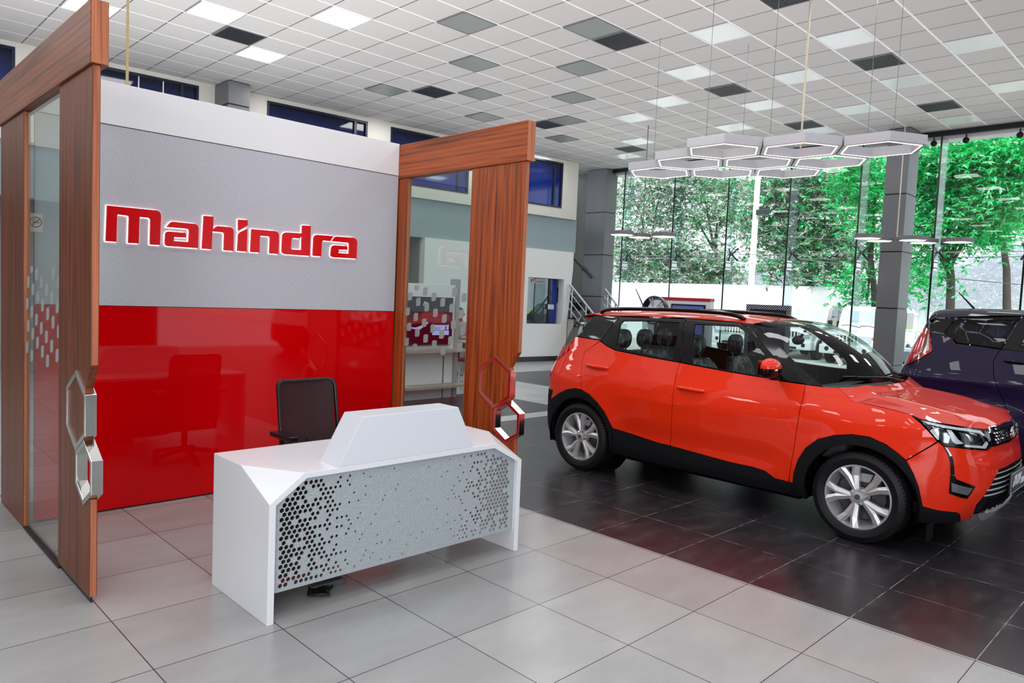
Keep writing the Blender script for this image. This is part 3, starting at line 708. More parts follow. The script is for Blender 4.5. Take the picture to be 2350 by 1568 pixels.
# ================================================================ office chair behind the desk
M_mesh = mat('black_mesh_fabric', '#15151d', .7, var=.3, scale=14); M_plast = mat('black_plastic', '#14151a', .35, var=.1)
cx_, cy_ = 2.585, 4.62
t = thing('office_chair', 'black mesh-back swivel chair with armrests behind the reception desk', 'chair', (cx_, cy_, 0), 0)
def rrect(w_, h_, r_, n_=5):
    out = []
    for sx, sz, a0 in ((1, 1, 0), (-1, 1, PI/2), (-1, -1, PI), (1, -1, 1.5*PI)):
        for q in range(n_+1): a = a0+PI/2*q/n_; out.append((sx*(w_/2-r_)+r_*math.cos(a), sz*(h_/2-r_)+r_*math.sin(a)))
    return out
def back(w_, h_, r_, y, curve=.05): return [Vector((cx_+x, cy_+y+curve*(x/(w_/2))**2*-1+(.10*(z+h_/2)/h_), .75+z)) for x, z in rrect(w_, h_, r_)]
fo, fi = back(.465, .56, .05, 0), back(.425, .52, .04, 0)
obj('back_frame', MB().ring(fo, fi, (0, .03, 0)), M_plast, t, bevel=.006)
rows = []
for jz in range(13):
    z = -.26+.52*jz/12; rows.append([Vector((cx_+x, cy_+.012-.05*(x/.2325)**2+.10*(z+.28)/.56+.012*math.cos(z*7), .75+z)) for x in [-.212+.424*q/12 for q in range(13)]])
nm = NT('see_through_mesh'); X, Y, Z = nm.xyz(nm.pos()); tr = nm.n('ShaderNodeBsdfTransparent'); df = nm.n('ShaderNodeBsdfPrincipled'); df.inputs['Base Color'].default_value = lin('#0d0e17'); df.inputs['Roughness'].default_value = .6
fz = nm.noise(9, 3, nm.pos()); mx = nm.n('ShaderNodeMixShader'); nm.l(nm.math('MULTIPLY_ADD', fz, .12, .88), mx.inputs[0]); nm.l(tr.outputs[0], mx.inputs[1]); nm.l(df.outputs[0], mx.inputs[2]); nm.l(mx.outputs[0], nm.out.inputs[0])
obj('mesh_back', MB().grid(rows), nm.m, t, smooth=4)
sp = MB()
outl = rrect(.48, .46, .08)
o1 = [(cx_+x, cy_-.24+y, .44) for x, y in outl]; o2 = [(cx_+x, cy_-.24+y, .50) for x, y in outl]
sp.prism(o1, (0, 0, .06)); obj('seat', sp, M_mesh, t, bevel=.02)
for s_ in (-1, 1):
    a = MB(); x = cx_+s_*.255
    a.tube([(x, cy_-.06, .45), (x, cy_-.06, .55), (x, cy_-.09, .66)], .016, 8)
    pad = [(x-.04, cy_+.02, .655), (x+.04, cy_+.02, .655), (x+.042, cy_-.20, .66), (x+.03, cy_-.25, .655), (x-.03, cy_-.25, .655), (x-.042, cy_-.20, .66)]
    a.prism(pad, (0, 0, .032)); obj('armrest', a, M_plast, t, bevel=.008)
bs = MB().tube([(cx_, cy_-.2, .44), (cx_, cy_-.2, .1)], [.03, .028], 10); obj('gas_lift', bs, M_plast, t)
for k in range(5):
    a = 2*PI*k/5+.3; e_ = Vector((cx_+.30*math.cos(a), cy_-.2+.30*math.sin(a), .07))
    L = obj('base_arm', MB().tube([(cx_, cy_-.2, .11), tuple(e_)], [.028, .018], 8), M_plast, t)
    cM = Matrix.Translation((e_.x, e_.y, .028)) @ Matrix.Rotation(a, 4, 'Z') @ Matrix.Rotation(PI/2, 4, 'Y')
    obj('castor', MB().lathe([(0, -.02), (.022, -.02), (.028, -.012), (.028, .012), (.022, .02), (0, .02)], cM, 14).tube([(e_.x, e_.y, .05), (e_.x, e_.y, .075)], .01, 6), M_plast, L)
obj('back_spine', MB().tube([(cx_, cy_-.15, .45), (cx_, cy_+.0, .44), (cx_, cy_+.05, .52), (cx_, cy_+.06, .6)], .022, 8), M_plast, t)
# ================================================================ car body: one smooth wrap surface S(s,z), panels traced on it
def catmull(pts, n=24):
    out = []; P = [pts[0]]+list(pts)+[pts[-1]]
    for i in range(1, len(P)-2):
        p0, p1, p2, p3 = P[i-1], P[i], P[i+1], P[i+2]
        for k in range(n):
            t = k/n; out.append(tuple(.5*((2*b)+(c-a)*t+(2*a-5*b+4*c-d)*t*t+(3*b-a-3*c+d)*t**3) for a, b, c, d in zip(p0, p1, p2, p3)))
    out.append(tuple(pts[-1])); return out
def sstep(a, b, x): t = max(0, min(1, (x-a)/(b-a))); return t*t*(3-2*t)
class Wrap:
    """plan outline (half, viewer side at -X) pulled in by an amount that depends on height"""
    def __init__(s, xc, yf, outline, side, front, rear, bumps=None):
        s.xc, s.yf = xc, yf; L = catmull(outline); s.side, s.front, s.rear, s.bumps = side, front, rear, bumps
        cum = [0]
        for a, b in zip(L, L[1:]): cum.append(cum[-1]+math.dist(a, b))
        s.len = cum[-1]; N = 600; s.N = N; pts = []; j = 0
        for k in range(N+1):
            t = s.len*k/N
            while j < len(cum)-2 and cum[j+1] < t: j += 1
            u = (t-cum[j])/max(1e-9, cum[j+1]-cum[j]); pts.append((L[j][0]+(L[j+1][0]-L[j][0])*u, L[j][1]+(L[j+1][1]-L[j][1])*u))
        s.pts = pts; nr = []
        for k in range(N+1):
            if k == 0: n_ = (0, -1)
            elif k == N: n_ = (0, 1)
            else:
                a, b = pts[max(0, k-6)], pts[min(N, k+6)]; dx, dy = b[0]-a[0], b[1]-a[1]; l = math.hypot(dx, dy); n_ = (dy/l, -dx/l)
            nr.append(n_)
        s.nr = nr
    def at(s, t):
        f = max(0, min(s.N-1e-6, t/s.len*s.N)); k = int(f); u = f-k
        (a, b), (c, d) = s.pts[k], s.pts[k+1]; (e, g), (h, i) = s.nr[k], s.nr[k+1]
        nx, ny = e+(h-e)*u, g+(i-g)*u; l = math.hypot(nx, ny)
        return a+(c-a)*u, b+(d-b)*u, nx/l, ny/l
    def P(s, t, z, off=0):
        m = 1
        if t < 0: t = -t; m = -1
        w, d, nx, ny = s.at(t); ws = sstep(.25, .9, abs(nx))
        e = interp(s.front if ny < 0 else s.rear, z)
        ins = interp(s.side, z)*ws+e*(1-ws)-off
        if s.bumps: ins -= s.bumps(t, z, d)
        w2, d2 = w-nx*ins, d-ny*ins
        return Vector((s.xc-m*w2, s.yf+d2, z))
    def prep(s, z0, z1):
        s.cand = []
        for k in range(0, 121):
            for j in range(0, 41):
                t, z = s.len*k/120, z0+(z1-z0)*j/40; p = s.P(t, z); x, y = proj(p)
                w, d, nx, ny = s.at(t); n_ = Vector((-nx, ny, .15))
                if n_.dot(p-EYE) < 0.02: s.cand.append((x, y, t, z))
    def hit(s, x, y):
        x0 = min(s.cand, key=lambda c: (c[0]-x)**2+(c[1]-y)**2); t, z = x0[2], x0[3]
        for it in range(25):
            a, b = proj(s.P(t, z)); ex, ey = x-a, y-b
            if ex*ex+ey*ey < 1e-4: break
            h = .002; a1, b1 = proj(s.P(t+h, z)); a2, b2 = proj(s.P(t, z+h))
            j11, j21, j12, j22 = (a1-a)/h, (b1-b)/h, (a2-a)/h, (b2-b)/h; D = j11*j22-j12*j21
            if abs(D) < 1e-6: break
            dt, dz = (ex*j22-ey*j12)/D, (j11*ey-j21*ex)/D
            t += max(-.1, min(.1, dt)); z += max(-.1, min(.1, dz)); t = max(-.05, min(s.len+.05, t))
        return (max(0, t), z)
    def trace(s, *segs):
        """segs: ('A', pts) traced in a named crop, or plain (s,z) tuples"""
        out = []
        for g in segs:
            if isinstance(g[0], str):
                x0, y0, k = CROPS[g[0]]
                for a, b in g[1]: out.append(s.hit(x0+a/k, y0+b/k))
            else: out.append(g)
        return out
    def zat(s, crop, p): x0, y0, k = CROPS[crop]; return s.hit(x0+p[0]/k, y0+p[1]/k)
    def panel(s, poly, off=0, gap=.003, step=.05, flange=.014, holes=(), both=True, join=False, curve=.03):
        """returns list of MB (near side, far side) or one joined MB"""
        P = offset(poly, -gap) if gap else list(poly)
        P = resample(P, curve); Hs = [resample(h_, curve) for h_ in holes]
        V, T = cdt(P, Hs, step); res = []
        for m in ((1, -1) if both else (1,)):
            mir = lambda q: Vector((2*s.xc-q.x, q.y, q.z)) if m < 0 else q
            mb = MB(); nn = []
            for t, z in V:
                mb.v.append(mir(s.P(t, z, off))); n_ = s.N3(t, z); nn.append(Vector((-n_.x, n_.y, n_.z)) if m < 0 else n_)
            for i, n_ in enumerate(nn): mb.nr[i] = n_
            for f in T:
                q = [mb.v[i] for i in f]; fn = (q[1]-q[0]).cross(q[2]-q[0]); mb.f.append(f if fn.dot(nn[f[0]]) >= 0 else f[::-1])
            if flange:
                for loop in [P, *Hs]:
                    n_ = len(loop); mb.add([mir(s.P(t, z, off)) for t, z in loop]+[mir(s.P(t, z, off)-s.N3(t, z)*flange) for t, z in loop], [(i, (i+1) % n_, n_+(i+1) % n_, n_+i) for i in range(n_)])
            res.append(mb)
        if join:
            a = res[0]
            for b in res[1:]:
                o_ = len(a.v); a.add(b.v, b.f)
                for i, n_ in b.nr.items(): a.nr[i+o_] = n_
            return a
        return res
    def N3(s, t, z):
        h = .004; a = s.P(t+h, z)-s.P(max(0, t-h), z); b = s.P(t, z+h)-s.P(t, z-h); n_ = b.cross(a).normalized(); w, d, nx, ny = s.at(t)
        if t < .01 or t > s.len-.01: n_.x = 0; n_.normalize()
        return n_ if n_.dot(Vector((-nx, ny, .05))) > 0 else -n_
CROPS = {'A': (1230, 680, 2.7033), 'B': (1750, 680, 2.6133), 'C': (2040, 880, 4.4806), 'D': (1990, 640, 3.9194)}
def paint(name, hx, hx2, rough=.28, coat=1.0, flake=True):
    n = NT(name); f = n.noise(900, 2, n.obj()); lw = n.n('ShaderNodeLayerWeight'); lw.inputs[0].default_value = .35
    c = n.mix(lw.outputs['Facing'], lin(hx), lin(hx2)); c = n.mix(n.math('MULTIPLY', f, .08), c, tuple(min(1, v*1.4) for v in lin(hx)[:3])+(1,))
    n.bsdf(color=c, rough=.55, metal=.0, spec=.15, coat=coat*.75, coat_rough=.015); return n.m
M_gloss = mat('gloss_black_trim', '#050508', .06, var=.02, spec=.35)
M_clad2 = mat('textured_black_cladding', '#141519', .6, var=.12, scale=250, bump=.1, spec=.15)
M_film = mat('satin_black_film', '#0c0c10', .35, var=.04, spec=.2)
M_rub = NT('tyre_rubber'); f_ = M_rub.noise(40, 3, M_rub.obj()); M_rub.bsdf(color=M_rub.mix(f_, lin('#0f0f13'), lin('#1b1b20')), rough=.5, spec=.25); M_rub = M_rub.m
M_alloy = mat('machined_alloy', '#d6d7da', .26, metal=.6, var=.04); M_alloyd = mat('grey_painted_alloy', '#5f6166', .35, metal=.5)
M_dark = mat('dark_interior', '#0d0d11', .8, var=.1, spec=.1); M_under = mat('underbody_black', '#060608', .9, spec=.05)
M_carglass = glassmat('car_glass', '#c4d0ce', .055); M_screen = glassmat('windscreen_glass', '#d6e2df', .08)
M_chr = mat('chrome', '#dfe1e4', .08, metal=1, var=.02); M_silver = mat('silver_skid_paint', '#b9bcc2', .35, metal=.3)
M_clear = glassmat('clear_lens', '#f4f8fa', .14)
M_redlens = mat('red_lens', '#b30512', .08, var=.1, coat=1); M_redlens2 = mat('dark_red_lens', '#5c0209', .08, coat=1)
M_tread = M_rub
def wheel(parent, c, R, rimR, width, side, spokes=5, rot=.3):
    """axis along X, face towards side (-1: -X)"""
    M = Matrix.Translation(c) @ Matrix.Rotation(side*PI/2, 4, 'Y')          # local +Z -> outward
    w = obj('wheel', MB().lathe([(rimR-.01, -width/2+.02), (rimR+.012, -width/2), (R-.035, -width/2-.004), (R-.008, -width/2+.02), (R, -width/2+.05), (R, width/2-.05), (R-.007, width/2-.02), (R-.03, width/2-.003), ((R+rimR)/2, width/2+.005), (rimR+.014, width/2-.006), (rimR, width/2-.014), (rimR-.01, width/2-.03)], M, 72), M_rub, parent, smooth=.7)
    tr = MB()
    for k in range(72):
        a = 2*PI*k/72; da = .022
        for h0, h1 in ((width/2-.075, width/2-.012),):
            v = []
            for hh, rr in ((h0, R-.0005), (h1, R-.012)):
                for aa in (a-da, a+da):
                    for r_ in (rr-.02, rr+.002): v.append(M @ Vector((r_*math.cos(aa+hh*1.5), r_*math.sin(aa+hh*1.5), hh)))
            tr.add(v, [(1, 3, 7, 5), (0, 1, 5, 4), (2, 6, 7, 3), (0, 2, 3, 1), (4, 5, 7, 6)])
    obj('tread_block', tr, M_rub, w, merge=0)
    h = width/2-.02
    obj('rim', MB().lathe([(rimR-.002, h+.004), (rimR-.012, h+.006), (rimR-.02, h-.01), (rimR-.035, h-.10), (rimR-.06, -.07), (rimR-.015, -width/2+.03)], M, 64), M_alloy, w, smooth=.6)
    obj('brake_disc', MB().lathe([(.07, h-.085), (rimR*.72, h-.085), (rimR*.72, h-.105), (.07, h-.105)], M, 40).lathe([(0, h-.11), (rimR-.03, h-.12)], M, 40), M_alloyd, w, merge=0)
    cal = MB(); 
    for k in range(6):
        pass
    cM = M @ Matrix.Rotation(0 if side < 0 else PI, 4, 'Z')
    cal.prism([cM @ Vector((r_*math.cos(a), r_*math.sin(a), h-.108)) for r_, a in ((.12, -.5), (rimR-.05, -.45), (rimR-.05, .45), (.12, .5))], (cM.to_3x3() @ Vector((0, 0, .05)))); obj('brake_caliper', cal, M_silver, w, bevel=.006)
    sp = MB()
    for k in range(spokes):
        for sg in (-1, 1):
            a0 = rot+2*PI*k/spokes+sg*.10; a1 = rot+2*PI*k/spokes+sg*.255
            def pt(r_, a, hh): return M @ Vector((r_*math.cos(a), r_*math.sin(a), hh))
            ra, rm, rb = .052, rimR*.66, rimR-.008; am = a0+(a1-a0)*.42
            tops = []
            for r_, a, wd, hh in ((ra, a0, .017, h-.012), (rm, am, .024, h-.004), (rb, a1, .030, h+.004)):
                tx = Vector((-math.sin(a), math.cos(a), 0)); base = Vector((r_*math.cos(a), r_*math.sin(a), 0))
                tops.append([M @ (base+tx*wd+Vector((0, 0, hh-.034))), M @ (base+tx*wd+Vector((0, 0, hh-.006))), M @ (base+tx*wd*.25*-sg+Vector((0, 0, hh+.006))), M @ (base-tx*wd+Vector((0, 0, hh-.006))), M @ (base-tx*wd+Vector((0, 0, hh-.034)))])
            obj('spoke', MB().grid([r_+[r_[0]] for r_ in tops]).add(tops[0], [(0, 1, 2, 3, 4)]).add(tops[2], [(4, 3, 2, 1, 0)]), M_alloy, w)
    hb = MB().lathe([(0, h+.004), (.022, h+.004), (.03, h+.001), (.034, h-.008), (.062, h-.014), (.068, h-.03), (.068, h-.07)], M, 32); obj('hub', hb, M_alloy, w, smooth=.5)
    for k in range(5):
        nt = MB(); a = rot+PI/5+2*PI*k/5; nM = M @ Matrix.Translation((.057*math.cos(a), .057*math.sin(a), h-.016)); nt.lathe([(0, .012), (.008, .012), (.010, 0)], nM, 6)
        obj('wheel_nut', nt, M_chr, w, merge=0)
    obj('centre_cap', MB().lathe([(0, h+.0055), (.019, h+.0055), (.021, h+.003)], M, 24), M_alloyd, w)
    return w
# ================================================================ the orange-red compact SUV
XC, YF = 6.34, 1.12
OUT = [(0, 0), (.25, .010), (.45, .04), (.6, .095), (.7, .165), (.78, .27), (.835, .39), (.873, .56), (.895, .8), (.905, 1.1), (.905, 1.6), (.905, 2.4), (.903, 2.9), (.895, 3.3), (.875, 3.6), (.835, 3.82), (.76, 3.95), (.6, 4.015), (.35, 4.04), (0, 4.05)]
SIDE = [(.15, .10), (.25, .055), (.32, .03), (.42, .016), (.55, .006), (.68, 0), (.80, 0), (.88, .006), (.94, .022), (1.0, .05), (1.06, .075), (1.15, .115), (1.3, .175), (1.45, .245), (1.52, .29), (1.57, .36)]
FRNT = [(.15, .16), (.22, .12), (.30, .06), (.38, .02), (.48, .0), (.60, .0), (.68, .01), (.74, .03), (.80, .035), (.86, .05), (.90, .08), (.94, .14), (.98, .22), (1.05, .4)]
REAR = [(.15, .14), (.25, .06), (.35, .01), (.5, 0), (.7, .03), (.85, .05), (1.0, .08), (1.1, .13), (1.3, .27), (1.5, .42), (1.6, .55)]
WF, WR, WZ, WRAD = 1.895, 4.525, .333, .333
def bumps(t, z, d):
    # soft flare round the wheels and a hollow along the lower doors
    b = 0
    for wy in (WF-YF, WR-YF):
        r_ = math.hypot(d-wy, z-WZ); b += .016*math.exp(-((r_-.40)/.10)**2)
    mid = sstep(1.2, 1.6, d)*(1-sstep(2.7, 3.1, d))
    b -= .020*mid*math.exp(-((z-.47)/.11)**2); b += .006*mid*math.exp(-((z-.80)/.05)**2)
    return b
W = Wrap(XC, YF, OUT, SIDE, FRNT, REAR, bumps); W.prep(.15, 1.57)
car = thing('car', 'orange-red compact SUV with roof rails parked on the dark tiles', 'car', (XC, 3.2, 0))
M_red = paint('orange_red_paint', '#f0300a', '#c81c04', .3)
def side_parts(name, mbs, m, parents=None, **k):
    out = []
    for i, b in enumerate(mbs): out.append(obj(name, b, m, parents[i] if parents else car, smooth=.9, recalc=False, **k))
    return out
def fixn(o, inward=False):
    """point the normals of an open shell away from the car's axis"""
    me = o.data; c = Vector((0, 0, .7)); s = 0
    for p in me.polygons:
        d = (o.matrix_world @ p.center if False else p.center)-Vector((0, p.center.y, .7)); s += p.normal.dot(d)*p.area
    if s < 0: me.flip_normals()
# --- shared border polylines (traced)
T = W.trace
belt = [(400,280),(440,310),(490,335),(560,350),(700,378),(893,412)]
arch_r = [(282,580),(330,610),(380,660),(425,720),(455,780),(475,820)]
rear_door = T(('A', belt+[(880,450),(865,520),(850,640),(840,780),(832,928),(750,908),(600,858)]+arch_r[::-1]+[(280,500),(285,420),(300,350),(345,315)]))
front_door = T(('A', [(893,412),(1000,433),(1200,470),(1350,495),(1500,520)]), ('B', [(0,498),(100,508),(258,530),(240,620),(215,740),(190,900),(170,1020),(155,1115)]), ('A', [(1480,1130),(1420,1085),(1350,1062),(1200,1030),(1000,975),(832,928),(840,780),(850,640),(865,520),(880,450)]))
shut = [(455,548),(500,590),(540,628),(620,645),(760,675),(885,708)]
arch_f = [(183,1122),(190,1060),(215,980),(260,910),(330,860),(430,835),(540,830),(640,845),(740,890),(820,950),(860,985)]
fender = T(('B', [(258,530),(360,543)]+shut+[(950,762),(1000,815),(1050,872)]+arch_f[::-1]+[(157,1115),(170,1020),(190,900),(215,740),(240,620)]))
bump_low = [(340,1255),(350,1270),(500,1310),(690,1330),(725,1345),(735,1400)]
zg0 = W.zat('C', (1240, 372))[1]; zg1 = W.zat('C', (1240, 600))[1]; zl0 = W.zat('C', (1240, 835))[1]
hl = [(210,318),(350,372),(560,410),(760,442),(985,470),(1030,530),(1062,610),(1060,655),(1020,690),(700,662),(560,645),(510,600),(440,520),(340,400)]
bumper = T(('C', [(510,600),(560,645),(700,662),(1020,690),(1060,655),(1085,650),(1190,620)]), (0.0, zg1-.005), (0.0, zl0), ('C', [(1130,890),(1080,990),(1000,1130),(900,1250),(880,1310),(835,1405),(735,1420)]+bump_low[::-1]+[(325,1180),(300,1060),(250,930),(175,795)]))
quarter = T(('A', [(245,250),(400,275),(345,315),(300,350),(285,420),(280,500),(282,580),(240,572),(190,580),(150,600),(115,625),(95,640)]), )
q_end = W.zat('A', (62,600)); q_top = W.zat('A', (200,296))
zb_ = q_end[1]
quarter = quarter+[(W.len, zb_), (W.len, .86), (q_top[0]+.12, .86)]+T(('A', [(122,400),(207,335),(205,300)]))
lamp_r = T(('A', [(205,298),(207,335),(165,370),(122,400)]))+[(q_top[0]+.14, .87), (q_top[0]+.14, lamp_z := W.zat('A', (160,312))[1]+.01)]
bumper_r = T(('A', [(95,640),(75,700)]))+[]
for nm, poly, m in (('rear_door', rear_door, M_red), ('front_door', front_door, M_red), ('front_fender', fender, M_red), ('rear_quarter_panel', quarter, M_red)):
    ob = side_parts(nm, W.panel(poly), m)
    if nm == 'rear_door': RD = ob
    if nm == 'front_door': FD = ob
obj('front_bumper', W.panel(bumper, join=True), M_red, car, smooth=.9, merge=2e-4)
obj('rear_lamp', W.panel(lamp_r, off=.006, both=False)[0], M_redlens, car, smooth=.9)
obj('rear_lamp', W.panel(lamp_r, off=.006)[1], M_redlens, car, smooth=.9)
for pn, poly in (('rear', rear_door), ('front', front_door), ('q', [p for p in quarter if p[0] < q_top[0]])):
    b_ = W.panel(poly, off=-.022, gap=-.004, flange=0)
    for i in (0, 1): obj('inner_trim', b_[i], M_dark, {'rear': RD, 'front': FD}.get(pn, [car, car])[i], smooth=.9)
# --- black wheel-arch and sill cladding
def circ(wy, r_, a0, a1, n=22, zc=WZ):
    """points on a circle about the wheel centre, in (s,z)"""
    out = []
    for k in range(n+1):
        a = math.radians(a0+(a1-a0)*k/n); y = wy+r_*math.cos(a); z = zc+r_*math.sin(a)
        lo, hi = .3, W.len-.3
        for it in range(40):
            mid = (lo+hi)/2
            if W.P(mid, z).y < y: lo = mid
            else: hi = mid
        out.append((lo, z))
    return out
arch_fo = T(('B', arch_f)); arch_fi = circ(WF, .385, 200, -16)
fl = T(('C', [(325,1180),(340,1255)])); bl = T(('B', [(183,1122)]))
a_f = arch_fo+T(('C', [(250,930),(300,1060),(325,1180),(340,1255)]))+[(arch_fi[0][0]-.02, .235)]+arch_fi+[(arch_fi[-1][0]+.012, .24), (arch_fo[0][0]+.02, .27)]
side_parts('wheel_arch_trim', W.panel(a_f, off=.012, gap=0, flange=.03), M_clad2)
arch_ro = T(('A', [(95,640),(115,625),(150,600),(190,580),(240,572)]+arch_r)); arch_ri = circ(WR, .385, -18, 196)
a_r = arch_ro+[(arch_ro[-1][0]-.005, .30)]+arch_ri[::-1]+[(arch_ri[0][0]+.05, arch_ri[0][1]), (arch_ro[0][0]+.03, arch_ro[0][1]-.02)]
side_parts('wheel_arch_trim', W.panel(a_r, off=.012, gap=0, flange=.03), M_clad2)
sill = T(('A', [(475,820),(600,858),(750,908),(832,928),(1000,975),(1200,1030),(1350,1062),(1420,1085),(1480,1130),(1565,1156)]), ('B', [(183,1122),(222,1200)]))
sill = sill+T(('A', [(1622,1243),(1300,1170),(1000,1095),(640,1013),(470,972),(478,880)]))
side_parts('sill_cladding', W.panel(sill, off=.004, gap=0), M_clad2)
side_parts('bumper_cladding', W.panel(T(('C', [(250,1215),(340,1255)]+bump_low+[(735,1420),(560,1440),(275,1428),(255,1300)])), off=.003, gap=0), M_clad2)
rb = [(q_end[0]-.02, zb_-.01), (W.len, zb_-.01), (W.len, .28), (W.len-.6, .27), (arch_ri[0][0]+.03, .25), (arch_ri[0][0]+.03, arch_ri[0][1])]+[(arch_ro[0][0]+.03, arch_ro[0][1]-.02)]
obj('rear_bumper', W.panel(rb, off=.008, gap=0, join=True), M_clad2, car, smooth=.9)
# --- headlights, fog lamps, running-light strips
hlp = T(('C', hl))
HL = side_parts('headlight', W.panel(hlp, off=-.030, flange=.0, gap=.004), M_gloss)
lens = W.panel(hlp, off=.003, flange=.03, gap=.003)
for i in (0, 1): obj('lens', lens[i], M_clear, HL[i], smooth=.9)
M_lit = mat('white_reflector', '#f2f5fa', .12, metal=.0, var=.02, coat=1)
def hlpart(nm, pts, off, m):
    b = W.panel(T(('C', pts)), off=off, flange=.012, gap=0, curve=.02, step=.03)
    for i in (0, 1): obj(nm, b[i], m, HL[i], smooth=.8)
hlpart('light_strip', [(330,385),(420,400),(560,432),(760,462),(960,490),(1000,540),(985,545),(950,515),(760,488),(560,458),(400,420)], -.010, M_lit)
hlpart('reflector', [(450,450),(560,470),(640,560),(620,625),(560,610)], -.016, M_chr)
hlpart('reflector', [(600,478),(650,488),(720,580),(780,625),(700,630),(660,600)], -.012, M_lit)
hlpart('reflector', [(780,500),(900,520),(960,560),(940,630),(860,610)], -.016, M_chr)
hlpart('light_strip', [(800,635),(990,650),(1020,600),(1035,625),(1010,675),(790,655)], -.008, M_lit)
drl = W.panel(T(('C', [(556,650),(600,662),(640,720),(662,800),(672,940),(632,940),(632,850),(618,760),(590,700)])), off=.006, gap=0, flange=.02)
DR = side_parts('running_light', drl, M_gloss)
dw = W.panel(T(('C', [(570,655),(600,665),(640,730),(645,745),(622,750),(600,700)])), off=.008, gap=0, flange=0)
for i in (0, 1): obj('lens', dw[i], M_lit, DR[i])
fog = W.panel(T(('C', [(630,945),(675,950),(690,985),(885,1060),(800,1188),(720,1170),(615,1130)])), off=.005, gap=0, flange=.02)
FG = side_parts('fog_lamp', fog, M_gloss)
fg2 = W.panel(T(('C', [(635,1020),(700,1040),(850,1080),(800,1150),(640,1110)])), off=.010, gap=0, flange=.01)
for i in (0, 1): obj('lens', fg2[i], mat('smoked_lens', '#8c8f96', .1, metal=.6, var=.3, scale=40), FG[i])
# --- grilles
ug = T(('C', [(985,472),(1080,450),(1190,402)]))+[(0, zg0-.002), (0, zg1+.002)]+T(('C', [(1190,612),(1085,648),(1062,610),(1030,530)]))
UG = obj('upper_grille', W.panel(ug, off=-.012, gap=0, join=True), M_gloss, car, smooth=.9)
ch = MB(); smax = max(p[0] for p in ug); zr = [zg1+.02+k*(zg0-zg1-.04)/4 for k in range(5)]
for m_ in (-1, 1):
    for j, z in enumerate(zr):
        for k in range(14):
            s0 = .03+k*.048+(.024 if j % 2 else 0)
            if s0 > smax-.10-(.06 if j == 4 else 0): continue
            q = [W.P(m_*(s0+dx), z+dz, -.006+dn) for dx, dz, dn in ((-.016, 0, 0), (0, .010, .004), (.016, 0, 0), (0, -.008, .008))]; ch.add(q, [(0, 1, 2, 3)])
obj('chrome_stud', ch, M_chr, UG, recalc=False, merge=0)
gt_ = MB(); gt_.tube([W.P(sv, zg0-.006-(.03 if abs(sv) > smax*.9 else 0), .0) for sv in [smax*(k/12-1) for k in range(25)]], .006, 6); obj('chrome_strip', gt_, M_chr, UG, smooth=1)
em = MB(); ec = W.P(0, (zg0+zg1)/2, .012)
em.ring([ec+Vector((.062*math.cos(2*PI*k/28), 0, .047*math.sin(2*PI*k/28))) for k in range(28)], [ec+Vector((.052*math.cos(2*PI*k/28), 0, .037*math.sin(2*PI*k/28))) for k in range(28)], (0, -.012, 0))
for dx in (-.03, 0, .03): em.tube([ec+Vector((dx*.4, -.006, -.036)), ec+Vector((dx*.9, -.006, 0)), ec+Vector((dx*.35, -.006, .036))], .0055, 6)
obj('badge', em, M_chr, UG, merge=0)
zl1 = .30
lg = T(('C', [(1130,890),(1080,990),(1000,1130),(900,1250),(880,1310),(985,1320)]))+[(.28, .285), (0, .285), (0, zl0)]
LG = obj('lower_grille', W.panel(lg, off=-.020, gap=0, join=True, flange=-.02), M_clad2, car, smooth=.9)
for (a, b), r_ in (((1085,990), .006), ((1052,1045), .006), ((1012,1105), .006), ((978,1160), .006), ((1110,930), .004)):
    s_, z_ = W.zat('C', (a, b)); obj('grille_bar', MB().tube([W.P(s_*(k/10-1), z_, -.002) for k in range(21)], r_, 6), M_silver, LG, smooth=1)
ms = MB()
for z_ in (.33, .36, .39): ms.tube([W.P(.42*(k/10-1), z_, -.008) for k in range(21)], .005, 6)
for k in range(9): ms.tube([W.P(-.4+.1*k, .31, -.006), W.P(-.4+.1*k, .40, -.006)], .006, 6)
obj('grille_mesh', ms, M_dark, LG, smooth=1, merge=0)
sk0 = W.zat('C', (985,1322)); sk1 = W.zat('C', (905,1400))
skid = [sk1, sk0, (sk0[0]*.6, .285), (0, .29), (0, .20), (sk1[0]*.55, .20)]
obj('skid_plate', W.panel(skid, off=.018, gap=0, join=True, flange=.03, step=.02, curve=.012), M_silver, car, smooth=.9)
# --- number plate
zp = (W.zat('C', (1255,900))[1]+W.zat('C', (1245,1080))[1])/2; yp_ = W.P(0, zp, .03).y
pl = obj('number_plate', MB().box(XC-.25, XC+.25, yp_, yp_+.012, zp-.075, zp+.075), mat('dark_blue_plate', '#15172e', .3), car, bevel=.003)
PM = Matrix.Translation((XC, yp_-.002, zp)) @ Matrix.Rotation(PI/2, 4, 'X')
text_mesh('XUV', .115, PM @ Matrix.Translation((-.06, .005, 0)), M_lit, 'lettering', pl, shear=.15); text_mesh('300', .065, PM @ Matrix.Translation((.12, -.022, 0)), M_lit, 'lettering', pl, shear=.15)
obj('plate_border', MB().ring([(XC+a*.25, yp_-.001, zp+b*.075) for a, b in ((-1, -1), (1, -1), (1, 1), (-1, 1))], [(XC+a*.243, yp_-.001, zp+b*.068) for a, b in ((-1, -1), (1, -1), (1, 1), (-1, 1))], (0, -.002, 0)), M_silver, pl)
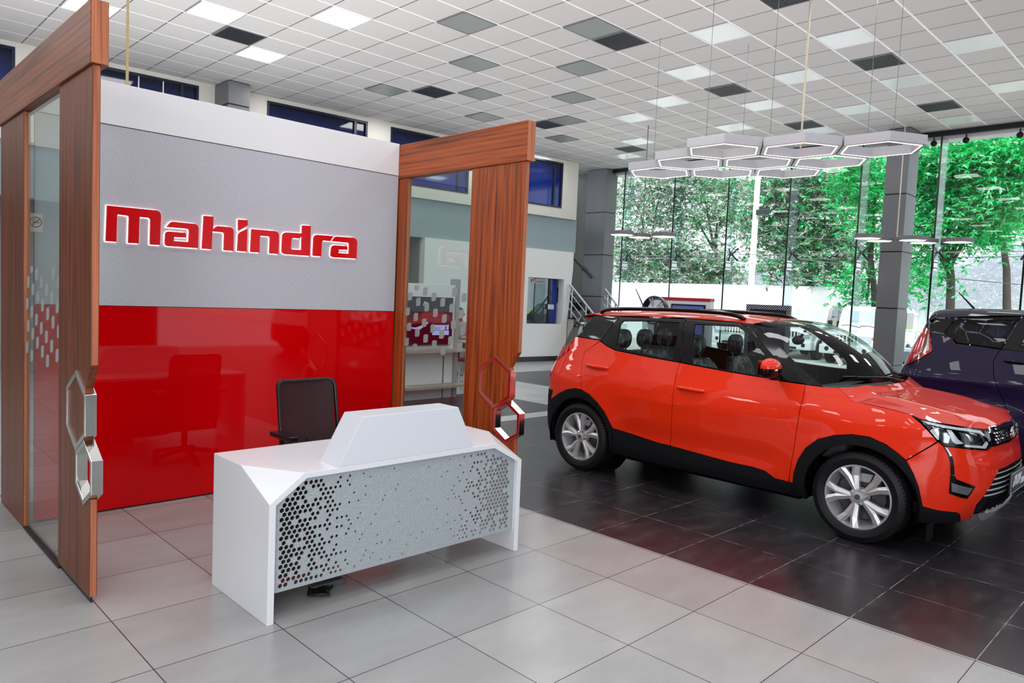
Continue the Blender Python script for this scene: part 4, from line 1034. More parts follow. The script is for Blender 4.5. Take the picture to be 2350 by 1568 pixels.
# --- bonnet, lofted between the two shut lines
edge = T(('B', shut))[:-1]+T(('C', [(210,318),(350,372),(560,410),(760,442),(985,470),(1080,448),(1190,400)]))+[(.10, zg0), (.03, zg0)]
edge = catmull(edge, 6); E3 = [W.P(a, b, -.002) for a, b in edge]
y0_, y1_ = E3[0].y, E3[-1].y
rows = []
NV = 28
ZC = [(y1_-.01, zg0), (y1_+.03, zg0+.022), (y1_+.10, zg0+.052), (y1_+.25, zg0+.088), (y1_+.55, zg0+.135), (y1_+.85, zg0+.17), (y1_+1.2, zg0+.195)]
ZS = catmull(ZC, 12)
for p in E3:
    xe = XC-p.x; f = (p.y-y1_)/(y0_-y1_); bul = .13*sstep(.55, 1, f); zc = max(interp(ZS, p.y-bul), p.z); r_ = []
    for k in range(NV+1):
        v = -1+2*k/NV; pz = zc-(zc-p.z)*abs(v)**2.6+.010*sstep(.1, .4, f)*math.exp(-((abs(v)-.60)/.09)**2)
        r_.append((XC+v*xe, p.y-bul*(1-v*v), pz))
    rows.append(r_)
o = obj('bonnet', MB().grid(rows), M_red, car, smooth=1.2, merge=1e-4)
# --- glasshouse
frame_r = T(('A', [(520,128),(930,142),(893,410),(700,376),(560,348),(490,333),(440,308),(402,278)]))
glass_r = T(('A', [(545,152),(700,152),(893,163),(868,290),(850,396),(700,362),(560,332),(500,305),(510,230),(525,170)]))
frame_f = T(('A', [(936,142),(1265,165),(1330,205)]), ('B', [(100,395),(209,472),(256,526),(100,505),(0,495)]), ('A', [(1500,518),(1350,493),(1200,468),(1000,431),(896,410)]))
glass_f = T(('A', [(985,172),(1250,186),(1310,230),(1440,390),(1470,440),(1455,500),(1355,488),(1200,462),(972,420)]))
WFR = side_parts('window_frame', W.panel(frame_r, off=-.002, gap=.002, holes=[glass_r]), M_film, RD)
WFF = side_parts('window_frame', W.panel(frame_f, off=-.002, gap=.002, holes=[glass_f]), M_film, FD)
side_parts('window_glass', W.panel(glass_r, off=-.010, gap=-.006, flange=0), M_carglass, RD)
side_parts('window_glass', W.panel(glass_f, off=-.010, gap=-.006, flange=0), M_carglass, FD)
dp = T(('A', [(360,122),(522,125),(402,276),(255,250)])); 
side_parts('rear_pillar_trim', W.panel(dp, off=-.003, gap=.002), M_gloss)
ap_in = [(100,395),(209,472),(256,526)]; ap_out = [(100,300),(200,398),(360,540)]
apil = T(('A', [(1268,163),(1345,172)]), ('B', ap_out+[(256,528)]+ap_in[:2][::-1]), ('A', [(1330,203)]))
side_parts('windscreen_pillar', W.panel(apil, off=.0, gap=0, flange=.04), M_gloss)
# roof: lofted between the gutter lines
gut = T(('A', [(1345,172),(1268,163),(1100,148),(940,136),(640,123),(520,122),(420,120),(360,112)])); G3 = [W.P(a, b, 0) for a, b in catmull(gut, 5)]
yr0, yr1 = G3[0].y, G3[-1].y; rows = []
topc = interp
for p in G3:
    f = (p.y-yr0)/(yr1-yr0); xe = XC-p.x; zc = interp([(0, 1.575), (.25, 1.605), (.6, 1.605), (1, 1.565)], f); bul = .15*(1-f)-.04*f; r_ = []
    for k in range(NV+1):
        v = -1+2*k/NV; r_.append((XC+v*xe, p.y-bul*(1-v*v), p.z+(zc-p.z)*(1-abs(v)**4.0)))
    rows.append(r_)
roof = obj('roof', MB().grid(rows), M_red, car, smooth=1.2)
row_ws_top = rows[0]
# spoiler lip
sp_rows = []
for dy, dz in ((0, 0), (.10, -.012), (.14, -.035), (.12, -.05), (0, -.06)):
    sp_rows.append([(x, y+dy, z+dz) for x, y, z in rows[-1]])
obj('roof_spoiler', MB().grid(sp_rows), M_red, car, smooth=1)
# windscreen
base = T(('B', [(360,540)]))[0]; top = T(('A', [(1345,172)]))[0]
rows = []
for j in range(13):
    f = j/12; tz = (base[0]+(top[0]-base[0])*f, base[1]+(top[1]-base[1])*f)
    x0_, y0__ = zm(1750, 680, 2.6133, [(360,540)])[0], zm(1230, 680, 2.7033, [(1345,172)])[0]
    h_ = W.hit(x0_[0]+(y0__[0]-x0_[0])*f, x0_[1]+(y0__[1]-x0_[1])*f); p = W.P(*h_, -.004); xe = XC-p.x; bul = .24*(1-f)+.15*f; r_ = []
    for k in range(NV+1):
        v = -1+2*k/NV; r_.append((XC+v*xe, p.y-bul*(1-v*v), p.z+(row_ws_top[NV//2][2]-p.z)*f*(1-abs(v)**4.0)+.03*(1-f)*(1-v*v)))
    rows.append(r_)
ws = obj('windscreen', MB().grid(rows), M_screen, car, smooth=1.2)
b0 = rows[0]; tb_ = None  #.grid([rows[12], rows[11]] if False else [[Vector(p)+Vector((0, -.002, .003)) for p in rows[12]], [Vector(p)+Vector((0, -.004, .003)) for p in rows[11]]]); obj('sun_band', tb_, M_gloss, ws, smooth=1)
# cowl and wipers
bon0 = [(x, y, z) for x, y, z in [(v[0], v[1], v[2]) for v in [tuple(q) for q in (lambda p: [])(0)]]]
p0 = E3[0]; xe = XC-p0.x; cow = []
for k in range(NV+1):
    v = -1+2*k/NV; cow.append((XC+v*xe, p0.y-.13*(1-v*v)+.012, p0.z+.075*(1-abs(v)**2.4)-.012))
obj('cowl', MB().grid([cow, [(a[0], a[1], a[2]-.004) for a in b0]]), M_film, car, smooth=1)
for xa, xb in ((-.45, .15), (.10, .62)):
    def wsp(x, f): 
        v = x/.72; k = min(NV-1, max(0, int((v+1)/2*NV))); a = Vector(rows[0][k]); b = Vector(rows[3][k]); return a+(b-a)*f+Vector((0, -.03, .012))
    obj('wiper', MB().tube([wsp(xb, -.1), wsp((xa+xb)/2, .12), wsp(xa, .22)], .009, 6).tube([wsp(xb-.02, .05), wsp(xa-.08, .30)], .007, 5), M_film, car, smooth=1, merge=0)
# roof rails, aerial
for m_ in (-1, 1):
    pts = []
    for a, b in ((.30, 1.0), (.33, 1.0), (.5, 1.0), (.75, 1.0), (.95, 1.0), (1.0, 1.0)): pass
    rl = []
    for f, dz in ((.16, .002), (.22, .03), (.3, .042), (.5, .046), (.75, .044), (.9, .034), (.96, .004)):
        k = int(f*(len(G3)-1)); p = G3[k]; xe = XC-p.x; v = .87; zc = interp([(0, 1.575), (.25, 1.605), (.6, 1.605), (1, 1.565)], f); z_ = p.z+(zc-p.z)*(1-v**4); rl.append((XC+m_*v*xe, p.y, z_+dz))
    obj('roof_rail', MB().tube(catmull(rl, 5), .019, 8), M_gloss, car, smooth=1)
an = on(1477, 704, 0, XC+.05); obj('aerial', MB().tube([an-Vector((0, 0, .03)), an, on(1459, 663, 0, XC+.05)], [.02, .008, .004], 8), M_film, car, smooth=1)
# rear screen and tailgate closing the back
tg = [(q_top[0]+.14, .86), (W.len, .86), (W.len, zb_), (W.len, 1.06), (q_top[0]+.10, 1.06)]
obj('tailgate', W.panel([(q_top[0]+.10, .862), (W.len, .862), (W.len, 1.05), (q_top[0]+.06, 1.05)], join=True, gap=0), M_red, car, smooth=.9, merge=2e-4)
rg = [(q_top[0]+.04, 1.055), (W.len, 1.055), (W.len, 1.53), (W.zat('A', (362,122))[0], 1.50)]
obj('rear_screen', W.panel(rg, join=True, gap=0, flange=0), M_carglass, car, smooth=.9, merge=2e-4)
# door handles and mirrors
for D, a, b in ((RD, (318,425), (448,450)), (FD, (880,562), (1046,592))):
    h0, h1 = W.zat('A', a), W.zat('A', b)
    for i, m_ in enumerate((1, -1)):
        f = lambda s_, z_, o: (lambda q: Vector((2*XC-q.x, q.y, q.z)) if m_ < 0 else q)(W.P(s_, z_, o))
        z_ = (h0[1]+h1[1])/2+.004; L = [(0, .0), (.12, .028), (.5, .036), (.88, .028), (1, .0)]
        obj('handle', MB().tube([f(h0[0]+(h1[0]-h0[0])*u, z_-.004*u, o) for u, o in L], [.013, .017, .018, .017, .013], 8), M_red, D[i], smooth=1)
        hc = MB(); c_ = f((h0[0]+h1[0])/2, z_-.006, .001); hc.ball(c_, .03, 8, (.15, 1.3, .8)); obj('handle_recess', hc, M_redd if False else M_red, D[i], smooth=2)
for i, m_ in enumerate((1, -1)):
    mc = on(1766, 845, 0, 5.29); Xm = lambda x: x if m_ > 0 else 2*XC-x
    cap = MB(); bot = MB(); cx0 = mc.x
    rowsm = []
    for a in range(11):
        th = PI*a/10; r_ = []
        for b in range(21):
            ph = 2*PI*b/20; x = cx0+.115*math.cos(th)*1.0; rr = math.sin(th)**.55; y = mc.y+.075*rr*math.cos(ph)*(1.0 if math.cos(ph) < 0 else .55); z = mc.z+.078*rr*math.sin(ph); r_.append((Xm(x), y, z))
        rowsm.append(r_)
    MI = obj('door_mirror', MB().grid(rowsm), M_red if i == 0 else M_film, car, smooth=2)
    lo = [[((Vector(p)-Vector((Xm(cx0), mc.y, mc.z)))*1.04+Vector((Xm(cx0), mc.y, mc.z))) for p in r_[10:21]] for r_ in rowsm]
    obj('mirror_base', MB().grid(lo).tube([(Xm(cx0+.06), mc.y+.01, mc.z-.06), (Xm(cx0+.22), mc.y+.02, mc.z-.085)], [.035, .03], 8), M_film, MI, smooth=2)
    obj('mirror_glass', MB().grid([[(Xm(cx0+.095*u), mc.y+.045, mc.z+.058*v) for u in (-1, 0, 1)] for v in (-1, 0, 1)]), M_chr, MI)
    obj('turn_signal', MB().tube([(Xm(cx0-.112), mc.y-.01, mc.z-.008), (Xm(cx0-.09), mc.y-.05, mc.z-.008), (Xm(cx0-.03), mc.y-.075, mc.z-.008)], .008, 6), M_lit, MI, smooth=1)
# --- dark inner structure, floor, wheel wells
ib = MB().box(XC-.60, XC+.60, YF+.25, YF+3.85, .22, .48)
ib.box(XC-.80, XC+.80, WF+.45, WR-.45, .20, .34); obj('underbody', ib, M_under, car, merge=0)
for wy in (WF, WR):
    for m_ in (-1, 1):
        lin_ = MB(); rows = []
        for k in range(17):
            a = math.radians(-15+210*k/16); rows.append([(XC+m_*x, wy+.40*math.cos(a), WZ+.40*math.sin(a)) for x in (.56, .875)])
        lin_.grid(rows); lin_.lathe([(.0, 0), (.40, 0)], Matrix.Translation((XC+m_*.57, wy, WZ)) @ Matrix.Rotation(PI/2, 4, 'Y'), 24); obj('wheel_housing', lin_, M_under, car, merge=0)
cs = circ(WR, .40, -8, 188); cf = circ(WF, .40, -8, 188)
body_in = [(.05, .28)]+[(cf[-1][0], .28)]+cf[::-1]+[(cf[0][0], .28), (cs[-1][0], .28)]+cs[::-1]+[(cs[0][0], .30), (W.len, .30), (W.len, 1.06), (base[0]+.5, 1.07), (base[0], 1.02), (.9, .92), (.3, .86), (.05, .84)]
obj('inner_shell', W.panel(body_in, off=-.028, gap=0, flange=0, join=True, step=.1, curve=.06), M_under, car, smooth=2)
# --- cabin: floor, dash, seats under plastic covers, steering wheel, mirror
M_seat = NT('plastic_wrapped_seat'); P_ = M_seat.obj(); mp = M_seat.n('ShaderNodeMapping'); mp.inputs['Scale'].default_value = (9, 9, 3); M_seat.l(P_, mp.inputs[0]); f_ = M_seat.noise(2.2, 6, mp.outputs[0], .65)
M_seat.bsdf(color=M_seat.ramp(f_, [(.33, lin('#191c22')), (.52, lin('#4a5158')), (.64, lin('#b9c4c8'))]), rough=.15, spec=.6, coat=.5, normal=M_seat.bump(f_, .9, .03)); M_seat = M_seat.m  # pale streaks paint the wrap's highlights into the colour
obj('cabin_floor', MB().box(XC-.74, XC+.74, 1.95, 4.9, .45, .50).box(XC-.74, XC+.74, 4.2, 4.95, .5, .92), M_dark, car, merge=0)
ds = [(2.05, .55), (2.05, 1.02), (2.25, 1.06), (2.55, 1.03), (2.66, .95), (2.6, .7), (2.5, .55)]
obj('dashboard', MB().prism([(XC-.74, y, z) for y, z in ds], (1.48, 0, 0)), mat('grey_dashboard', '#3a3d40', .7, var=.08), car, bevel=.03)
sw = Matrix.Translation((XC-.36, 2.75, .98)) @ Matrix.Rotation(math.radians(-65), 4, 'X')
obj('steering_wheel', MB().lathe([(.17+.014*math.cos(2*PI*k/8), .014*math.sin(2*PI*k/8)) for k in range(8)], sw, 28, close=True).tube([sw @ Vector((-.17, 0, 0)), sw @ Vector((.17, 0, 0))], .02, 6).tube([sw @ Vector((0, 0, .02)), sw @ Vector((0, -.17, 0))], .02, 6), M_dark, car, smooth=1, merge=0)
def seat(x, y, w_):
    b = MB(); rows = []
    for j in range(15):
        f = j/14; z = .55+.62*f; yy = y+.20+.20*f; hw = w_*(.5 if f < .75 else .5-.06*(f-.75)/.25)*(1-.25*max(0, f-.9)/.1); d = .07*(1-.35*f); ring = []
        for k in range(17): a = 2*PI*k/16; cx2 = abs(math.cos(a))**.5*math.copysign(1, math.cos(a)); sy2 = abs(math.sin(a))**.6*math.copysign(1, math.sin(a)); ring.append((x+hw*cx2, yy+d*sy2-.03*cx2*cx2, z+.012*math.sin(9*a+f*20)))
        rows.append(ring)
    rows.append([(x, y+.40, 1.18)]*17); b.grid(rows)
    S_ = obj('seat', b.box(x-w_*.48, x+w_*.48, y-.28, y+.24, .50, .66), M_seat, car, smooth=.9, merge=0)
    return S_
def headrest(S_, x, y):
    rows = []
    for j in range(9):
        th = PI*j/8; r_ = math.sin(th)**.6
        rows.append([(x+.13*r_*math.cos(2*PI*k/14), y+.41+.06*r_*math.sin(2*PI*k/14), 1.30-.10*math.cos(th)) for k in range(15)])
    obj('headrest', MB().grid(rows).tube([(x-.05, y+.40, 1.15), (x-.05, y+.41, 1.25)], .008, 6).tube([(x+.05, y+.40, 1.15), (x+.05, y+.41, 1.25)], .008, 6), M_seat, S_, smooth=2, merge=0)
for x in (XC-.36, XC+.36): headrest(seat(x, 3.18, .5), x, 3.18)
S_ = seat(XC, 4.08, 1.25)
for x in (XC-.38, XC, XC+.38): headrest(S_, x, 4.02)
mv = on(1832, 781, 0, XC-.02); obj('rear_view_mirror', MB().ball(mv, .1, 8, (1.15, .3, .42)).tube([mv, mv+Vector((0, -.06, .09))], .012, 6), M_film, car, smooth=2, merge=0)
# --- wheels
for wy, r0 in ((WF, .35), (WR, .1)):
    wheel(car, (XC-.785, wy, WZ), WRAD, .237, .215, -1, rot=r0); wheel(car, (XC+.785, wy, WZ), WRAD, .237, .215, 1, rot=r0)
obj('mud_flap', MB().box(XC-.84, XC-.70, WF-.46, WF-.45, .12, .24), M_film, car)
# ================================================================ the dark purple people carrier
XP, YFP = 8.36+.933, -1.85
LP = 4.585
OUTP = [(0, 0), (.3, .012), (.5, .05), (.66, .12), (.78, .25), (.86, .42), (.905, .68), (.928, 1.1), (.933, 1.6), (.933, 2.8), (.930, 3.4), (.918, 3.8), (.89, 4.1), (.84, 4.32), (.75, 4.46), (.6, 4.54), (.35, 4.575), (0, 4.585)]
SIDEP = [(.15, .10), (.25, .05), (.35, .02), (.5, .006), (.7, 0), (.85, .004), (.95, .012), (1.05, .03), (1.12, .05), (1.25, .09), (1.45, .16), (1.6, .22), (1.66, .26), (1.70, .32)]
FRNTP = [(.15, .16), (.3, .05), (.45, 0), (.7, .01), (.85, .05), (.95, .12), (1.05, .28)]
REARP = [(.15, .12), (.25, .04), (.4, 0), (.7, .0), (.9, .012), (1.05, .035), (1.2, .085), (1.45, .20), (1.65, .31), (1.72, .38)]
WFP, WRP = YFP+.90, YFP+3.66
def bumpsp(t, z, d):
    b = 0
    for wy in (WFP-YFP, WRP-YFP): b += .02*math.exp(-((math.hypot(d-wy, z-.34)-.42)/.10)**2)
    m_ = sstep(1.0, 1.4, d)
    b += m_*(.012*math.exp(-((z-1.02-.03*(d-4))/.03)**2) - .016*math.exp(-((z-.86)/.08)**2) + .006*math.exp(-((z-.62)/.05)**2))
    return b
V_ = Wrap(XP, YFP, OUTP, SIDEP, FRNTP, REARP, bumpsp); V_.prep(.2, 1.69)
pcar = thing('car', 'dark purple people carrier behind the red SUV, cut by the right edge', 'car', (XP, YFP+2.3, 0))
M_pur = paint('dark_purple_paint', '#150a33', '#060310', coat=.45)
TP = V_.trace
def pp(nm, poly, m, parent=None, **k):
    b = V_.panel(poly, **k); return [obj(nm, x, m, parent or pcar, smooth=.9) for x in b]
beltp = [(575,480),(690,495),(770,545),(800,582),(1000,606),(1205,636)]
B3 = TP(('D', beltp)); seam = TP(('D', [(1205,636),(1185,655),(1135,740),(1140,880),(1180,1000)]))
lampp = TP(('D', [(540,437),(570,470),(580,600),(590,650),(480,720),(357,775)]))
lw_ = TP(('D', [(357,775)]))[0]; lu_ = TP(('D', [(540,437)]))[0]
zbl = B3[-1][1]
def circp(wy, r_, a0, a1, n=20):
    out = []
    for k in range(n+1):
        a = math.radians(a0+(a1-a0)*k/n); out.append((wy+r_*math.cos(a), .34+r_*math.sin(a)))
    def s_of(y):
        lo, hi = .35, V_.len-.35
        for it in range(36):
            mid = (lo+hi)/2
            if V_.P(mid, .6).y < y: lo = mid
            else: hi = mid
        return lo
    return [(s_of(y), z) for y, z in out], s_of
ar, s_of = circp(WRP, .40, 150, -8); af, _ = circp(WFP, .40, 188, -8)
sm = seam[-1]
quart = B3+seam[1:]+ar+[(ar[-1][0]+.02, .24), (V_.len, .24), (V_.len, lw_[1]-.01), (lw_[0]+.02, lw_[1]-.01)]+lampp[::-1]
pp('rear_quarter_panel', quart, M_pur)
L_ = pp('rear_lamp', lampp+[(lw_[0]+.015, lw_[1]), (lw_[0]+.05, (lw_[1]+lu_[1])/2), (lu_[0]+.03, lu_[1])], M_redlens, off=.010, flange=.03)
for i, pts in enumerate(([(545,480),(560,500),(562,640),(470,690),(415,715),(500,640),(530,560)], )):
    b = V_.panel(TP(('D', pts)), off=.013, flange=.006, gap=0)
    for j in (0, 1): obj('lens', b[j], mat('pale_reversing_lens', '#c9c2bd', .1, var=.15, scale=60, coat=1), L_[j], smooth=.9)
b = V_.panel(TP(('D', [(375,755),(500,655),(515,600),(535,500),(545,455),(560,475),(545,560),(525,650),(400,760)])), off=.014, flange=.006, gap=0)
for j in (0, 1): obj('lens', b[j], M_redlens2, L_[j], smooth=.9)
roofl = TP(('D', [(622,350),(790,362),(840,342),(1100,338),(1395,332)]))
pp('rear_pillar_trim', TP(('D', [(622,352),(790,368),(690,488),(600,470),(572,470),(548,430)])), M_gloss, off=-.002)
qg = TP(('D', [(790,370),(842,348),(1100,343),(1390,338),(1205,628),(1000,600),(810,576),(775,540),(695,490)]))
QG = pp('quarter_glass', qg, glassmat('tinted_glass', '#5d6270', .05), off=-.006, flange=0)
qb = TP(('D', [(842,348),(1100,343),(1390,338),(1205,628),(1000,600),(810,576),(775,540),(695,490),(790,370)]))
qi = TP(('D', [(860,380),(1000,372),(1330,368),(1175,590),(1000,575),(830,552),(800,520),(750,480)]))
fr_ = V_.panel(qb, off=-.012, gap=0, flange=0, holes=[qi])
for j in (0, 1): obj('glass_border', fr_[j], M_gloss, QG[j], smooth=.9)
# doors forward of the seam
sB = seam[0][0]; zr_ = roofl[-1][1]
sC1 = s_of(V_.P(seam[0][0], 1.0).y-.12)
def sy(d): return s_of(YFP+d)
dr = [B3[-1], (sy(2.25), zbl-.02), (sy(2.30), .34), (ar[0][0]-.03, .34)]+[ar[0]]+seam[::-1][:-1]
RDP = pp('rear_door', dr, M_pur)
FDP = pp('front_door', [(sy(2.25), zbl-.02), (sy(1.25), zbl-.08), (sy(1.22), .34), (sy(2.30), .34)], M_pur)
pp('front_fender', [(sy(1.25), zbl-.08), (sy(.45), .90), (sy(.35), .62)]+af[::-1][:0]+[(af[-1][0], .5)]+af[::-1][1:]+[(sy(1.22), .34)], M_pur)
hz = TP(('D', [(1205,735),(1411,775)])); hz = [hz[0], (sy(3.0)-0, hz[0][1])]
for j, m_ in enumerate((1, -1)):
    f = lambda s_, z_, o: (lambda q: Vector((2*XP-q.x, q.y, q.z)) if m_ < 0 else q)(V_.P(s_, z_, o))
    obj('handle', MB().tube([f(hz[0][0]-.03-.22*u, hz[0][1], o) for u, o in ((0, 0), (.12, .025), (.5, .032), (.88, .025), (1, 0))], [.012, .014, .015, .014, .012], 8), M_chr if False else M_pur, RDP[j], smooth=1)
cp = TP(('D', [(1398,338),(1211,634)])); 
WFP_ = pp('window_frame', [cp[0], (sy(2.25), zr_), (sy(1.2), zbl-.08), cp[1]], M_film, gap=0, off=-.004, holes=[[(cp[0][0]-.10, zr_-.06), (sy(2.42), zr_-.06), (sy(2.42), zbl+.03), (cp[1][0]-.14, zbl+.03)], [(sy(2.2), zr_-.07), (sy(2.0), zr_-.10), (sy(1.4), zbl), (sy(2.2), zbl+.02)]])
pp('window_glass', [(cp[0][0]-.08, zr_-.04), (sy(2.2), zr_-.04), (sy(1.3), zbl-.02), (cp[1][0]-.12, zbl+.01)], glassmat('tinted_glass', '#5d6270', .05), gap=0, off=-.012, flange=0)
# roof with spoiler, tailgate, screens, bonnet, bumper
g3 = [V_.P(a, b_, 0) for a, b_ in [(sy(2.1), zr_+.0)]+roofl[::-1][0:1]+[roofl[2], roofl[0]]]
g3 = [g3[0], g3[1], g3[2], g3[3]]; g3 = catmull([tuple(p) for p in g3], 8); rows = []
for i, p in enumerate(g3):
    f = i/(len(g3)-1); xe = XP-p[0]; zc = 1.772-.03*(2*f-1)**2-.01*f; bul = .10*(1-f)-.08*f
    rows.append([(XP+xe*(-1+2*k/24), p[1]-bul*(1-(-1+2*k/24)**2), p[2]+(zc-p[2])*(1-abs(-1+2*k/24)**5)) for k in range(25)])
obj('roof', MB().grid(rows), M_pur, pcar, smooth=1.2)
obj('roof_spoiler', MB().grid([[(x, y+dy, z+dz) for x, y, z in rows[-1]] for dy, dz in ((0, 0), (.04, -.015), (.06, -.045), (.04, -.06), (0, -.07))]), M_pur, pcar, smooth=1.2)
obj('tailgate', V_.panel([(lu_[0]+.03, lw_[1]-.01), (V_.len, lw_[1]-.01), (V_.len, 1.10), (lu_[0]+.03, 1.10)], join=True, gap=0, off=-.002), M_pur, pcar, smooth=.9)
obj('rear_screen', V_.panel([(lu_[0]+.02, 1.10), (V_.len, 1.10), (V_.len, 1.69), (lu_[0]+.02, 1.69)], join=True, gap=0, flange=0, off=-.004), glassmat('tinted_glass', '#6d737c', .16), pcar, smooth=.9)
obj('front_bumper', V_.panel([(0, .25), (sy(.45), .25), (sy(.45), .88), (0, .90)], join=True, gap=0), M_pur, pcar, smooth=.9)
be = [V_.P(a, b_, 0) for a, b_ in ((sy(1.25), zbl-.08), (sy(.8), .98), (sy(.45), .89), (.25, .90), (.03, .90))]
obj('bonnet', MB().grid([[(XP+(XP-p.x)*(-1+2*k/16), p.y-.12*(p.y-be[-1].y)*(1-(-1+2*k/16)**2), p.z+.09*(p.y-be[-1].y)*(1-(-1+2*k/16)**2)) for k in range(17)] for p in be]), M_pur, pcar, smooth=1.2)
wb, wt_ = V_.P(sy(1.2), zbl-.08, 0), Vector(g3[0])
obj('windscreen', MB().grid([[(XP+(XP-p.x)*(-1+2*k/16), p.y-.2*(1-(-1+2*k/16)**2), p.z+.08*f*(1-(-1+2*k/16)**4)) for k in range(17)] for f, p in ((0, wb), (.5, (wb+wt_)/2), (1, wt_))]), M_screen, pcar, smooth=1.2)
hl_ = pp('headlight', [(sy(.75), .92), (sy(.4), .86), (.45, .84), (.45, .72), (sy(.4), .72)], M_clear, off=.004)
obj('upper_grille', V_.panel([(0, .70), (.42, .70), (.42, .84), (0, .86)], join=True, gap=0, off=.006), M_gloss, pcar)
an0 = on(2235, 708, 0, XP-.30); obj('aerial', MB().tube([an0-Vector((0, -.02, .05)), an0, on(2200, 671, 0, XP-.28)], [.028, .012, .005], 8), M_film, pcar, smooth=1)
obj('underbody', MB().box(XP-.62, XP+.62, YFP+.3, YFP+4.3, .22, .55), M_under, pcar)
obj('inner_shell', V_.panel([(.05, .26), (af[-1][0], .26)]+af[::-1]+[(af[0][0], .26), (ar[0][0], .26)]+ar+[(ar[-1][0], .26), (V_.len, .26), (V_.len, lw_[1]), (sB, zbl-.06), (sy(1.25), zbl-.12), (sy(.4), .8), (.05, .8)], off=-.03, gap=0, flange=0, join=True, step=.12, curve=.08), M_under, pcar, smooth=2)
obj('cabin_floor', MB().box(XP-.75, XP+.75, YFP+1.1, YFP+4.3, .5, .55).box(XP-.7, XP+.7, YFP+3.5, YFP+4.2, .55, 1.0), M_dark, pcar, merge=0)
for y in (YFP+2.2, YFP+3.1, YFP+3.75):
    for x in (XP-.36, XP+.36):
        s_ = MB().box(x-.24, x+.24, y, y+.14, .55, 1.18).box(x-.24, x+.24, y-.45, y, .55, .7); S2 = obj('seat', s_, M_dark, pcar, bevel=.05, merge=0); obj('headrest', MB().ball((x, y+.07, 1.28), .1, 8, (1.2, .5, 1)), M_dark, S2, smooth=2)
for wy in (WFP, WRP): wheel(pcar, (XP-.80, wy, .335), .335, .225, .205, -1, rot=.2); wheel(pcar, (XP+.80, wy, .335), .335, .225, .205, 1, rot=.2)
for j, m_ in enumerate((1, -1)): obj('door_mirror', MB().ball((XP-m_*1.06, YFP+1.45, 1.12), .12, 8, (1, .6, .7)).tube([(XP-m_*.90, YFP+1.45, 1.06), (XP-m_*1.0, YFP+1.45, 1.08)], .03, 8), M_pur, pcar, smooth=2, merge=0)
# ================================================================ outside
n = NT('pale_concrete_yard'); P = n.pos(); f = n.noise(.4, 5, P); X, Y, Z = n.xyz(P)
far = n.math('GREATER_THAN', X, 34.0); g = n.noise(1.2, 4, P)
n.bsdf(color=n.mix(far, n.mix(f, lin('#b9b8b4'), lin('#dcdbd6')), n.mix(g, lin('#a9c58c'), lin('#d3dfb0'))), rough=.9, spec=.1)
struct('ground', MB().box(16.62, 120, -60, 90, -.2, -.06), n.m)
M_ww = mat('white_boundary_paint', '#f4f5f7', .8, var=.02, scale=1)
wz = on(1700, 654, 0, 29).z; wy = on(1938, 660, 0, 29).y
t = obj('boundary_wall', MB().box(29, 29.6, wy, 40, -.06, wz), M_ww); tag(t, 'low white boundary wall outside, behind the parked white vehicles', 'wall', kind='structure')
# ---- trees: leaf blades gathered in clumps
def leafmat(name, cols, transl=.35, air=0):
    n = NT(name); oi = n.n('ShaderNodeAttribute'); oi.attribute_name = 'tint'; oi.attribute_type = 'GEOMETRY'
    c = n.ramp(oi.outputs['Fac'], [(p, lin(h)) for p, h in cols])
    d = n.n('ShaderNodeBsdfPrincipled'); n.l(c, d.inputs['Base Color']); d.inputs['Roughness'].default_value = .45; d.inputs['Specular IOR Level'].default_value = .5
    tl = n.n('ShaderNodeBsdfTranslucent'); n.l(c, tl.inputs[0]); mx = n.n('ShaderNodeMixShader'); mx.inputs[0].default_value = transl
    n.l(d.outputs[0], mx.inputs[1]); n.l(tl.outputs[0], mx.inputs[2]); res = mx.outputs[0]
    if air:      # haze painted in: a pale glow mixed into the leaves imitates airlight
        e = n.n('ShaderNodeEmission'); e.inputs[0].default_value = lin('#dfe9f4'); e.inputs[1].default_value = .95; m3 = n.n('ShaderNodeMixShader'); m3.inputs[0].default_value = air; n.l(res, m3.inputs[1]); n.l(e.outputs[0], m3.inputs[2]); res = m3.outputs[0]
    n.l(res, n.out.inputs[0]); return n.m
LM = {'grey': leafmat('grey_green_leaves', [(0, '#4d5a4f'), (.3, '#7c8a7c'), (.55, '#aab8aa'), (.72, '#d9e2d8'), (.8, '#3fae5c'), (1, '#17c763')]),  # palest stops of these ramps paint leaf sheen into the colour
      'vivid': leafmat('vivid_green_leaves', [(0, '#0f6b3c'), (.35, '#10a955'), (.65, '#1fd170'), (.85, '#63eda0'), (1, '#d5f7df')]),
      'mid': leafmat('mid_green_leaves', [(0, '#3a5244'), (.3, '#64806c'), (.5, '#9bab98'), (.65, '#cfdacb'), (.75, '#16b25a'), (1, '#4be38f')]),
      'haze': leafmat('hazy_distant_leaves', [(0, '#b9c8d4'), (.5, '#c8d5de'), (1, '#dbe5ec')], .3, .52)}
M_bark = mat('dark_bark', '#4a4440', .95, var=.3, scale=6, bump=.6); M_barkh = mat('hazy_bark', '#b4bfc9', .95, emit=lin('#dfe9f4'), estr=.3)  # far bark is paled and glows slightly to imitate haze
